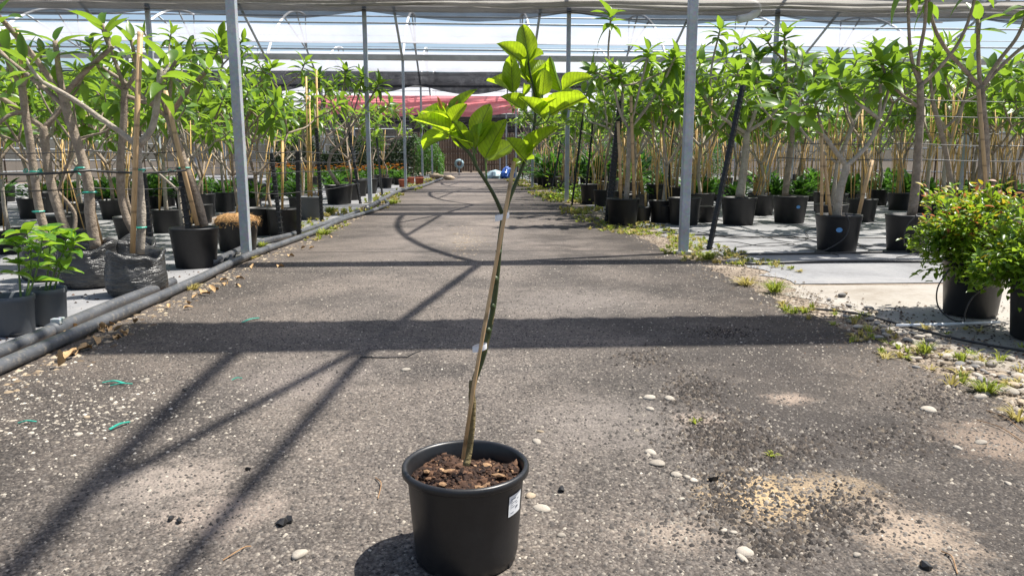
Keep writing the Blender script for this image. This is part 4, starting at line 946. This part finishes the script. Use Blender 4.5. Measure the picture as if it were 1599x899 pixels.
drip('looping drip tube draped over the front of the blue oval sticker pot', [(1320, 333, Y), (1326, 350, Y), (1318, 372, Y), (1290, 390, Y), (1272, 393, Y)], .006)
Y = gp(1415, 391).y - .3
drip('looping drip tube draped over the pot left of the golden shrub', [(1432, 335, Y), (1415, 355, Y), (1412, 380, Y), (1425, 391, Y)], .006)

# ------------------------------------------------------------------ verge weeds, rubble, litter
def tuft(mb, p, n, h, spread, r, w_=.004):
    for k in range(n):
        a = r.uniform(0, 6.28); q = r.uniform(0, spread * .35); b = Vector(p) + Vector((q * math.cos(a), q * math.sin(a), 0))
        ln = h * r.uniform(.45, 1.1); o = Vector((math.cos(a), math.sin(a), 0)) * spread * r.uniform(.3, 1)
        m = b + o * .4 + Vector((0, 0, ln * .7)); e = b + o + Vector((0, 0, ln * r.uniform(.55, 1)))
        u = Vector((-math.sin(a), math.cos(a), 0)) * w_ * r.uniform(.6, 1.2); mb.add([b - u, b + u, m + u * .8, m - u * .8, e], [(0, 1, 2, 3), (3, 2, 4)])
tr_ = random.Random(31)
for i, (px, py, h, s, n, mat, lab) in enumerate((
    (300, 452, .05, .10, 60, 'grass_dry', 'dry yellow grass tuft against the thick pipe near the grey grow bag'), (410, 385, .06, .09, 70, 'grass_fresh', 'green grass tuft at the foot of the near left post'),
    (392, 404, .04, .10, 60, 'grass_dry', 'dry grass tuft on the road side of the pipe by the near left post'),
    (1445, 552, .07, .07, 60, 'grass_fresh', 'green weed tuft among the rubble on the dark right verge'), (1540, 612, .06, .09, 80, 'grass_fresh', 'grass tuft beside the heap of white stones'),
    (1105, 405, .09, .16, 120, 'grass_fresh', 'weed tuft at the foot of the near right-hand post'), (1210, 455, .09, .14, 110, 'grass_fresh', 'yellow-green weed clump on the verge before the pale matting'),
    (1165, 445, .07, .14, 80, 'grass_dry', 'dry weed clump beside the yellow-green one on the right verge'), (1205, 712, .02, .03, 18, 'grass_fresh', 'tiny green sprout in the dark patch of road'),
    (1085, 660, .02, .03, 14, 'grass_fresh', 'tiny sprout beside the two pale stones on the road'), (515, 335, .16, .16, 160, 'grass_fresh', 'tall green weeds beside the slate pot with golden canes'),
    (505, 366, .08, .2, 120, 'grass_fresh', 'low green weeds behind the second grey pipe'), (615, 318, .10, .2, 120, 'grass_fresh', 'grass tuft at the bend of the pipe by the second left-hand post'),
    (1590, 655, .05, .08, 40, 'grass_dry', 'dry reddish grass wisps near the white stones'))):
    p = gp(px, py); mb = MB(); tuft(mb, p, n, h, s, tr_, .0028 + .00035 * p.y); tag(mb.build('grass_tuft', mat), lab, 'grass')
for side, xs, nm, lab in ((1, (1.92, 2.75), 'verge_weeds', 'yellow-green weeds growing in patches along the right verge'), (-1, (-2.5, -1.75), 'verge_weeds', 'sparse weeds growing along the left verge past the pipes')):
    for mat, amt in (('grass_fresh', .55), ('grass_dry', .45)):
        mb = MB(); n = int((2300 if side > 0 else 800) * amt)
        for k in range(n):
            y = 2.5 + (tr_.random() ** 1.5) * 34 if side > 0 else 8.5 + (tr_.random() ** 1.2) * 30; x = tr_.uniform(*xs) - (.35 if side > 0 and y > 9 else 0) * tr_.random() + (.25 * tr_.random() if side < 0 and y > 14 else 0)
            if math.sin(y * 1.9 + 1) + math.sin(y * .77 + x * 3) < -.25 or (y < 4.2 and tr_.random() < .72): continue
            tuft(mb, (x, y, 0), 14, tr_.uniform(.015, .06) * (1.7 if y > 12 else 1), tr_.uniform(.03, .08), tr_, .0035 + .0003 * y)
        tag(mb.build(nm, mat), lab + (', fresh blades' if mat == 'grass_fresh' else ', dry blades'), 'weeds', kind='stuff')
# leafy weed clump right
mb = MB(); wr_ = random.Random(8); pc = gp(905, 312)
for k in range(700):
    p = pc + Vector((wr_.gauss(0, .35), wr_.gauss(0, .6), abs(wr_.gauss(0, .18)))); bake(mb, SH, leaf_matrix(p, Vector((wr_.uniform(-1, 1), wr_.uniform(-1, 1), wr_.uniform(0, 1))), Vector((0, 0, 1)), wr_.uniform(.05, .11)))
tag(mb.build('leafy_weed', 'leaf_shrub', smooth=True), 'leafy green weed clump by the second right-hand post', 'weeds')

STONES = []
for k in range(8):
    mb = MB(); random.seed(50 + k); mb.blob((0, 0, 0), (1, .75, .6), .38); me = bpy.data.meshes.new('stone'); me.from_pydata(mb.v, [], mb.f)
    me.polygons.foreach_set('use_smooth', [True] * len(me.polygons)); STONES.append(me)
SM = {}
for mt in ('pebble_white', 'pebble_tan', 'pebble_grey'):
    for k in range(8): m2 = STONES[k].copy(); m2.materials.append(MATS[mt]); SM[(mt, k)] = m2
def stone(px, py, w_, mat, label, group=None, r=random.Random(3)):
    p = gp(px, py); s_ = w_ * p.y / F; o = bpy.data.objects.new('stone', SM[(mat, r.randrange(8))]); C.objects.link(o)
    md = o.modifiers.new('round', 'SUBSURF'); md.levels = 1; md.render_levels = 1
    o.scale = (s_, s_ * r.uniform(.8, 1.1), s_ * r.uniform(.55, .8)); o.location = (p.x, p.y, s_ * .04); o.rotation_euler = (r.uniform(-.15, .15), r.uniform(-.15, .15), r.uniform(0, 6.28)); return tag(o, label, 'stone', group)
for (px, py, w_, mat) in ((634, 577, 12, 'pebble_white'), (468, 865, 26, 'pebble_white'), (1014, 622, 16, 'pebble_white'), (1046, 623, 14, 'pebble_white'), (1014, 638, 12, 'pebble_white'), (1015, 707, 15, 'pebble_white'), (1026, 724, 22, 'pebble_white'), (1056, 742, 15, 'pebble_white'),
        (1073, 745, 11, 'pebble_white'), (1083, 750, 13, 'pebble_white'), (1164, 862, 24, 'pebble_white'), (1158, 873, 20, 'pebble_white'), (1146, 831, 12, 'pebble_white'), (1130, 828, 10, 'pebble_white'), (1172, 818, 13, 'pebble_tan'), (844, 793, 24, 'pebble_white'), (829, 775, 16, 'pebble_tan'),
        (877, 836, 12, 'pebble_white'), (1452, 640, 18, 'pebble_white'), (1531, 691, 16, 'pebble_white'), (1495, 699, 12, 'pebble_white'), (1338, 866, 14, 'pebble_white'), (838, 690, 14, 'pebble_white'), (845, 674, 10, 'pebble_tan'), (1574, 755, 12, 'pebble_white'), (1065, 779, 9, 'pebble_white'), (123, 678, 10, 'pebble_white'), (135, 652, 11, 'pebble_tan'), (186, 638, 9, 'pebble_white'), (228, 593, 9, 'pebble_white'), (48, 676, 9, 'pebble_white')):
    stone(px, py, w_ * .9, mat, 'pale pebble lying loose on the asphalt road', 'pebbles on the road')
sr = random.Random(77)
for k in range(80):
    t = sr.random(); px = 1290 + 320 * t + sr.uniform(-30, 30); py = 470 + 130 * t ** .85 + sr.gauss(0, 16)
    stone(px, py, sr.uniform(5, 12) * (1 + .5 * t), sr.choice(['pebble_white', 'pebble_white', 'pebble_tan', 'pebble_grey']), 'stone in the rubble heap along the right edge of the road', 'rubble stones on the right verge')
for k in range(30):
    px = sr.uniform(1510, 1640); py = 580 + (px - 1510) * .35 + sr.gauss(0, 16)
    stone(px, py, sr.uniform(7, 19), sr.choice(['pebble_white', 'pebble_white', 'pebble_tan']), 'white rounded stone in the heap by the grass tuft on the right', 'white stones on the right verge')
def scatter(name, label, mat, n, fn, smin, smax, flat=.5, seed=1, cat='gravel', zz=.0):
    r = random.Random(seed); q = np.random.default_rng(seed)
    g = np.array([(-1, -.6, 0), (.2, -1, 0), (1, -.2, 0), (.6, .9, 0), (-.5, .8, 0), (-.2, -.1, 1), (.35, .15, .85)])
    fs = np.array([(0, 1, 5), (1, 2, 6), (1, 6, 5), (2, 3, 6), (3, 4, 5), (3, 5, 6), (4, 0, 5)])
    xy = np.array([fn(r) for _ in range(n)]); s_ = (smin + (smax - smin) * q.random(n) ** 2.2) / 2; a = q.uniform(0, 6.28, n); ex = q.uniform(.6, 1.3, n)
    p = g[None] * (1 + .4 * (q.random((n, 7, 3)) - .5)); px = p[:, :, 0] * (s_ * ex)[:, None]; py = p[:, :, 1] * s_[:, None]; pz = p[:, :, 2] * s_[:, None] * flat * 1.5
    ca, sa = np.cos(a)[:, None], np.sin(a)[:, None]
    v = np.stack([xy[:, :1] + px * ca - py * sa, xy[:, 1:] + px * sa + py * ca, zz + pz], -1).reshape(-1, 3); f = (fs[None] + (np.arange(n) * 7)[:, None, None]).reshape(-1)
    me = bpy.data.meshes.new(name); me.vertices.add(len(v)); me.vertices.foreach_set('co', v.reshape(-1)); me.loops.add(len(f)); me.loops.foreach_set('vertex_index', f)
    nf = len(f) // 3; me.polygons.add(nf); me.polygons.foreach_set('loop_start', np.arange(nf) * 3); me.polygons.foreach_set('loop_total', np.full(nf, 3)); me.update(calc_edges=True)
    me.materials.append(MATS[mat]); o = bpy.data.objects.new(name, me); C.objects.link(o); return tag(o, label, cat, kind='stuff')
def near(r): y = 1.35 + 5.5 * r.random() ** 1.7; return r.uniform(-1.98, 2.0), y
scatter('asphalt_grit', 'grey grit and worn chippings lying on the asphalt', 'chip_mixed', 85000, near, .003, .012, .55, 1)
scatter('pale_grit', 'pale chips sprinkled on the asphalt', 'chip_pale', 2600, near, .002, .011, .4, 2)
def leftpatch(r): p = gp(r.gauss(120, 130), r.gauss(635, 38)); return max(-1.98, p.x), p.y
scatter('pale_grit_patch', 'pale chip patch on the left of the road near the green plastic strips', 'chip_pale', 900, leftpatch, .003, .018, .4, 3)
def rightpatch(r): p = gp(r.gauss(1130, 110), r.gauss(735, 70)); return p.x, p.y
scatter('dark_grit_patch', 'loose dark grit on the right of the road around the sand spill', 'chip_mixed', 3500, rightpatch, .004, .016, .6, 4)
crs = [(1085, 610, 40, 22, 5), (1120, 680, 55, 28, 7), (1200, 705, 60, 18, 5), (1135, 775, 40, 40, 5), (1300, 800, 70, 30, 4), (1215, 850, 60, 25, 3), (1460, 620, 60, 25, 4), (1380, 690, 70, 22, 3), (1010, 560, 40, 12, 2), (1130, 520, 40, 8, 2)]
def crumb(r): c = r.choices(crs, [q[4] for q in crs])[0]; p = gp(r.gauss(c[0], c[2] * .7), r.gauss(c[1], c[3] * .7)); return min(p.x, 2.1), p.y
scatter('dark_crumbs', 'dark brown crumbling asphalt and soil strewn in patches on the right of the road', 'chip_dark', 8500, crumb, .003, .017, .7, 14)
def midpatch(r): p = gp(r.gauss(725, 16), r.gauss(375, 14)); return p.x, p.y
scatter('husk_scatter', 'pale dry flakes scattered on the road behind the sapling', 'litter_mixed', 260, midpatch, .012, .035, .15, 5)
def rverge(r): y = 2.4 + 12 * r.random() ** 1.6; return r.gauss(2.2, .17), y
scatter('verge_rubble', 'mixed rubble along the right edge of the road', 'rubble_mixed', 6500, rverge, .004, .026, .6, 6)
def lverge(r): y = 2.6 + 14 * r.random() ** 1.4; return -1.93 + r.gauss(0, .07) + (.02 if y < 8 else .1), y
scatter('leaf_litter', 'dry leaf scraps and chips swept against the left pipe', 'litter_mixed', 1100, lverge, .006, .04, .3, 7)
def rmat(r): p = gp(r.uniform(1180, 1600), r.uniform(470, 560)); return p.x, p.y
scatter('mat_debris', 'dark crumbs of soil strewn over the dusty right matting', 'soil_mixed', 1300, rmat, .004, .02, .5, 8, zz=-.004)
def lmat(r): return r.uniform(-4.2, -2.25), 3.6 + 4.5 * r.random()
scatter('mat_debris', 'soil crumbs strewn over the left matting round the grow bags', 'soil_mixed', 900, lmat, .005, .025, .5, 9, zz=-.004)
# curled dry leaves by the left pipe
DL = [leaf_mesh('dry_leaf', 'dry_leaf', wr=.55, shape='ovate', nx=2, ny=6, fold=.5, arch=a, wave=.06, seed=i) for i, a in enumerate((.3, -.35, .5))]
dr = random.Random(4)
for k in range(46):
    t = dr.random(); px = 40 + 480 * t; py = 575 - 222 * t + dr.gauss(6, 5); p = gp(px + 14, py, .008)
    if k < 12: p = gp(dr.gauss(150, 22), dr.gauss(512, 6), .012)
    o = bpy.data.objects.new('dry_leaf', dr.choice(DL)); C.objects.link(o); o.matrix_basis = leaf_matrix(p, Vector((dr.uniform(-1, 1), dr.uniform(-1, 1), dr.uniform(0, .25))), Vector((dr.uniform(-.4, .4), dr.uniform(-.4, .4), 1)), dr.uniform(.04, .085))
    tag(o, 'curled dry brown leaf lying against the thick grey pipe', 'dry leaf', 'dry leaves along the pipe')
# green plastic strips, black scraps, wire
def strip(label, a, b, w_, mat, h=.004, name='plastic_strip', kink=.0):
    P = spline([gp(*a, .007), (gp(*a, .007) + gp(*b, .007)) / 2 + Vector((0, kink, .006)), gp(*b, .007)], 4); mb = MB()
    for i in range(len(P) - 1): mb.bar(P[i], P[i + 1], w_, .003)
    return tag(mb.build(name, mat), label, 'plastic strip')
strip('bent green plastic strip on the road, part of the crossed pair', (160, 597), (194, 598), .010, 'green_tie_plastic', kink=.01); strip('green plastic strip crossing the bent one on the road', (172, 602), (207, 599), .006, 'green_tie_plastic')
strip('short green plastic strip lying slanted below the crossed pair', (171, 670), (202, 658), .010, 'green_tie_plastic'); strip('thin green plastic sliver at the left among pale chips', (28, 660), (57, 658), .006, 'green_tie_plastic')
strip('green plastic strip lying alone on the road near the pipe', (378, 503), (404, 496), .012, 'green_tie_plastic'); strip('tiny pale green sliver on the road between the shadows', (362, 593), (378, 590), .005, 'green_tie_plastic')
tag(MB().tube([gp(563, 557, .004), gp(600, 558, .004), gp(637, 557, .006), gp(645, 552, .02), gp(658, 547, .03)], .0028, 6).build('wire_scrap', 'drip_tube'), 'bent piece of thin black wire lying on the road left of the sapling', 'wire')
for (px, py, s_) in ((441, 815, 1.0), (452, 811, .7), (387, 731, .5), (288, 608, .5), (268, 808, .55), (280, 812, .5), (877, 763, .6), (1443, 880, .9), (1113, 748, .8), (1306, 757, .4)):
    mb = MB(); p = gp(px, py, .006); random.seed(px); mb.blob(p, (.022 * s_, .013 * s_, .012 * s_), .45); tag(mb.build('plastic_scrap', 'black_stake_plastic'), 'small black scrap lying on the asphalt', 'scrap', 'black scraps on the road')
for (a, b, c, d) in ((925, 832, 1040, 775), (1470, 860, 1495, 895), (1540, 640, 1600, 675), (586, 745, 590, 778), (1525, 655, 1598, 690)):
    if a == 925: a, b, c, d = 348, 874, 392, 852
    P = spline([gp(a, b, .004), (gp(a, b) + gp(c, d)) / 2 + Vector((.012, .01, .008)), gp(c, d, .004)], 5); tag(MB().tube(P, .0016, 5).build('dry_twig', 'wood_chip'), 'thin dry stalk lying on the road', 'twig', 'dry stalks on the road')

# ------------------------------------------------------------------ far end
def screen(name, label, mat, a, b, z0, z1, n=40):
    mb = MB(); a = Vector(a); b = Vector(b); vs = []
    for i in range(n + 1):
        p = a.lerp(b, i / n)
        for j in range(9): vs.append((p.x, p.y + .05 * math.sin(i * 1.3 + j * .7), z0 + (z1 - z0) * j / 8))
    mb.add(vs, [(i * 9 + j, (i + 1) * 9 + j, (i + 1) * 9 + j + 1, i * 9 + j + 1) for i in range(n) for j in range(8)]); t = empty(name, a, label, 'screen'); mb.build('mesh_cloth', mat, t, True)
    for z in np.arange(z0 + .45, z1 + .2, .48): MB().tube([(a.x, a.y - .08, z), (b.x, b.y - .08, z)], .03, 6).build('rail', 'galvanised_steel', t, True)
    L = (b - a).length
    for k in range(int(L / 2.2) + 1): q = a + (b - a).normalized() * 2.2 * k; MB().tube([(q.x, q.y + .08, z0 if z0 < 1 else z0), (q.x, q.y + .08, z1)], .035, 6).build('upright', 'plank_wood', t, True)
    return t
screen('windbreak_screen', 'grey mesh windbreak screen across the far end of the greenhouse', 'screen_grey', (-19, 47.5, 0), (-3.6, 47.5, 0), 0, 3.3)
screen('windbreak_screen', 'grey mesh windbreak screen behind the right-hand rows', 'screen_grey', (3.2, 44.5, 0), (19, 44.5, 0), 0, 3.3)
screen('windbreak_screen', 'mesh side screen along the left wall of the greenhouse', 'screen_grey', (-19, 3, 0), (-19, 47.5, 0), 0, 3.3)
screen('windbreak_screen', 'mesh side screen along the right wall of the greenhouse', 'screen_grey', (19, 3, 0), (19, 44.5, 0), 0, 3.3)
fence = empty('slat_fence', (0, 58, 0), 'weathered brown slatted fence closing the far end of the road', 'fence')
fr2 = random.Random(5)
for k in range(70):
    x = -6.5 + k * .2; MB().box((x, 58 + fr2.uniform(-.02, .02), 1.55 + fr2.uniform(-.1, .1)), (.15, .025, 3.0)).build('slat', 'plank_wood', fence)
for z in (.6, 1.6, 2.6): MB().box((.4, 58.06, z), (14.4, .05, .10)).build('rail', 'plank_wood', fence)
screen('back_net', 'dusky brown net hung behind the slatted fence at the far end of the road', 'screen_brown', (-10, 58.6, 0), (10, 58.6, 0), .02, 4.2)
def hedge(label, x0, x1, y0, y1, h, n, seed, mat='leaf_hedge', size=.13):
    r = random.Random(seed); t = empty('hedge', ((x0 + x1) / 2, (y0 + y1) / 2, 0), label, 'hedge'); mb = MB(); st = MB()
    for k in range(n):
        x = r.uniform(x0, x1); y = r.uniform(y0, y1); z = h * (r.random() ** .8) * (.82 + .18 * math.sin(x * 2.3 + seed) + .1 * math.sin(x * 5.1))
        bake(mb, SH, leaf_matrix(Vector((x, y, z)), Vector((r.uniform(-1, 1), r.uniform(-1, 1), r.uniform(-.3, 1))), Vector((r.uniform(-1, 1), r.uniform(-1, 1), 1)), size * r.uniform(.6, 1.4)))
    for k in range(int((x1 - x0) * 3)):
        x = r.uniform(x0, x1); y = r.uniform(y0, y1); st.tube([(x, y, 0), (x + r.uniform(-.2, .2), y, h * .8)], [.03, .012], 5)
    o = mb.build('foliage', mat, t, True); o['kind'] = 'stuff'; st.build('stems', 'shrub_stem', t, True); return t
hedge('dark dense hedge behind the orange flowers at the far left', -9, -2.4, 33.5, 35.2, 2.1, 9000, 1)
hedge('brighter green hedge at the far end left of the slatted fence', -3.4, -1.6, 44, 47, 2.3, 3500, 2, 'leaf_bed')
hedge('low green hedge at the far right beyond the road', 2.5, 13, 36, 38, 2.3, 8000, 3, 'leaf_bed')
# low leafy pots
def leafy(seed, r, h, hh, n, mat, size, flowers=0, pm='pot_dull'):
    rr = random.Random(seed); t = empty('leafy_pot_plant', (0, 0, 0), 'x', 'potted plant'); make_pot(t, (0, 0, 0), r, h, pm); mb = MB(); fl = MB()
    for k in range(n):
        a = rr.uniform(0, 6.28); el = rr.uniform(.2, 1.45); d = Vector((math.cos(a) * math.cos(el), math.sin(a) * math.cos(el), math.sin(el)))
        b = Vector((d.x * .05, d.y * .05, h - .03)) + d * rr.uniform(0, hh * .75); bake(mb, SH if not size > .2 else PL_GEO[1], leaf_matrix(b, (d + Vector((rr.uniform(-.5, .5), rr.uniform(-.5, .5), 0))).normalized(), Vector((0, 0, 1)), size * rr.uniform(.6, 1.3)))
    for k in range(flowers):
        p = Vector((rr.gauss(0, .13), rr.gauss(0, .13), h + hh * rr.uniform(.75, 1.1)))
        for q in range(9):
            a = q * .7; bake(fl, SH, leaf_matrix(p, Vector((math.cos(a), math.sin(a), .5)), Vector((0, 0, 1)), .055))
    o = mb.build('foliage', mat, t, True); o['kind'] = 'stuff'
    if flowers: o = fl.build('flowers', 'flower_orange', t, True); o['kind'] = 'stuff'
    return t
mar = [leafy(300 + i, .16, .22, .38, 150, 'leaf_bed', .10, 9) for i in range(2)]
dk = [leafy(310 + i, .24, .32, .8, 120, 'leaf_bed', .34) for i in range(2)]
lo = [leafy(320 + i, .18, .22, .45, 170, 'leaf_bed', .15) for i in range(3)]
lr = random.Random(12)
def put(var, x, y, sc, label, group):
    t = var if var.name not in used else copy_tree(var); used.add(var.name)
    t.location = (x, y, -.004); t.rotation_euler = (0, 0, lr.uniform(0, 6.28)); t.scale = (sc,) * 3; tag(t, label, 'potted plant', group)
for k in range(26): put(mar[k % 2], -2.7 - .40 * (k % 13) + lr.uniform(-.08, .08), 28.4 + 1.0 * (k // 13) + lr.uniform(-.2, .2), lr.uniform(1.0, 1.35), 'potted orange flowers in the rows before the dark hedge', 'orange flower pots')
for k in range(9): put(dk[k % 2], 2.6 + .75 * (k % 5) + lr.uniform(-.1, .1), 24.4 + 2.0 * (k // 5), lr.uniform(.9, 1.15), 'dark leafy plant in a black pot at the far right edge of the road', 'dark leafy pots on the far right')
for k in range(34): put(lo[k % 3], 4.2 + .85 * (k % 12) + lr.uniform(-.35, .35), 14.3 + 2.7 * (k // 12) + lr.uniform(-.7, .7), lr.uniform(.5, 1.3), 'low leafy green plant in a small pot between the frangipani rows on the right', 'low leafy pots on the right')
for k in range(18): put(lo[k % 3], -3.4 - .7 * (k % 9) + lr.uniform(-.15, .15), 14.6 + 3.6 * (k // 9), lr.uniform(.8, 1.2), 'low leafy green plant in a small pot between the frangipani rows on the left', 'low leafy pots on the left')
# blue bits at the far end of the road
random.seed(4); b = gp(792, 279); t = empty('tarpaulin_bundle', b, 'crumpled blue tarpaulin bundle on the right at the far end of the road', 'tarpaulin')
mb = MB().lathe([(.3, 0), (.36, .12), (.33, .3), (.2, .48), (.08, .6), (.01, .62)], b, 26, fn=lambda q, z, a, j: (q * (1 + .18 * math.sin(3 * a + j) + .1 * math.sin(8 * a + 2 * j)), z)); mb.build('sheet', 'blue_plastic', t)
mb = MB().lathe([(.4, 0), (.45, .15), (.3, .35), (.01, .45)], b + Vector((-.6, .1, 0)), 20, fn=lambda q, z, a, j: (q * (1 + .2 * math.sin(4 * a + j)), z)); mb.build('sheet_end', 'pale_blue_plastic', t)
b = gp(717, 274); t = empty('hose_reel', b, 'pale blue coiled hose on a stand at the far left end of the road', 'hose')
for q in range(4): MB().tube([at(717, 256, b.y) + Vector(((.20 + .04 * (q % 2)) * math.cos(a), .06 * q, (.20 + .04 * (q % 2)) * math.sin(a))) for a in np.linspace(0, 6.2832, 21)], .06, 8, cap=False).build('coil', 'pale_blue_plastic', t, True)
MB().tube([b, at(717, 262, b.y)], .04, 8).build('stand', 'galvanised_steel', t, True)
for (px, py) in ((680, 279), (688, 280), (700, 281)):
    random.seed(px); p = gp(px, py); MBo = MB(); MBo.blob(p + Vector((0, 0, .1)), (.38, .3, .16), .3); tag(MBo.build('boulder', 'pebble_tan', smooth=True), 'tan boulder at the far left edge of the road', 'stone', 'far boulders')
for (px, py) in ((641, 287), (655, 285), (630, 292), (655, 288)): plain_pot('small terracotta coloured pot at the far left verge', px, py, .17, .26, 'pot_terracotta', group='terracotta pots')
# anything never placed is removed
for v in VR + VL + mar + dk + lo:
    if v.name not in used:
        for ch in list(v.children_recursive): bpy.data.objects.remove(ch)
        bpy.data.objects.remove(v)
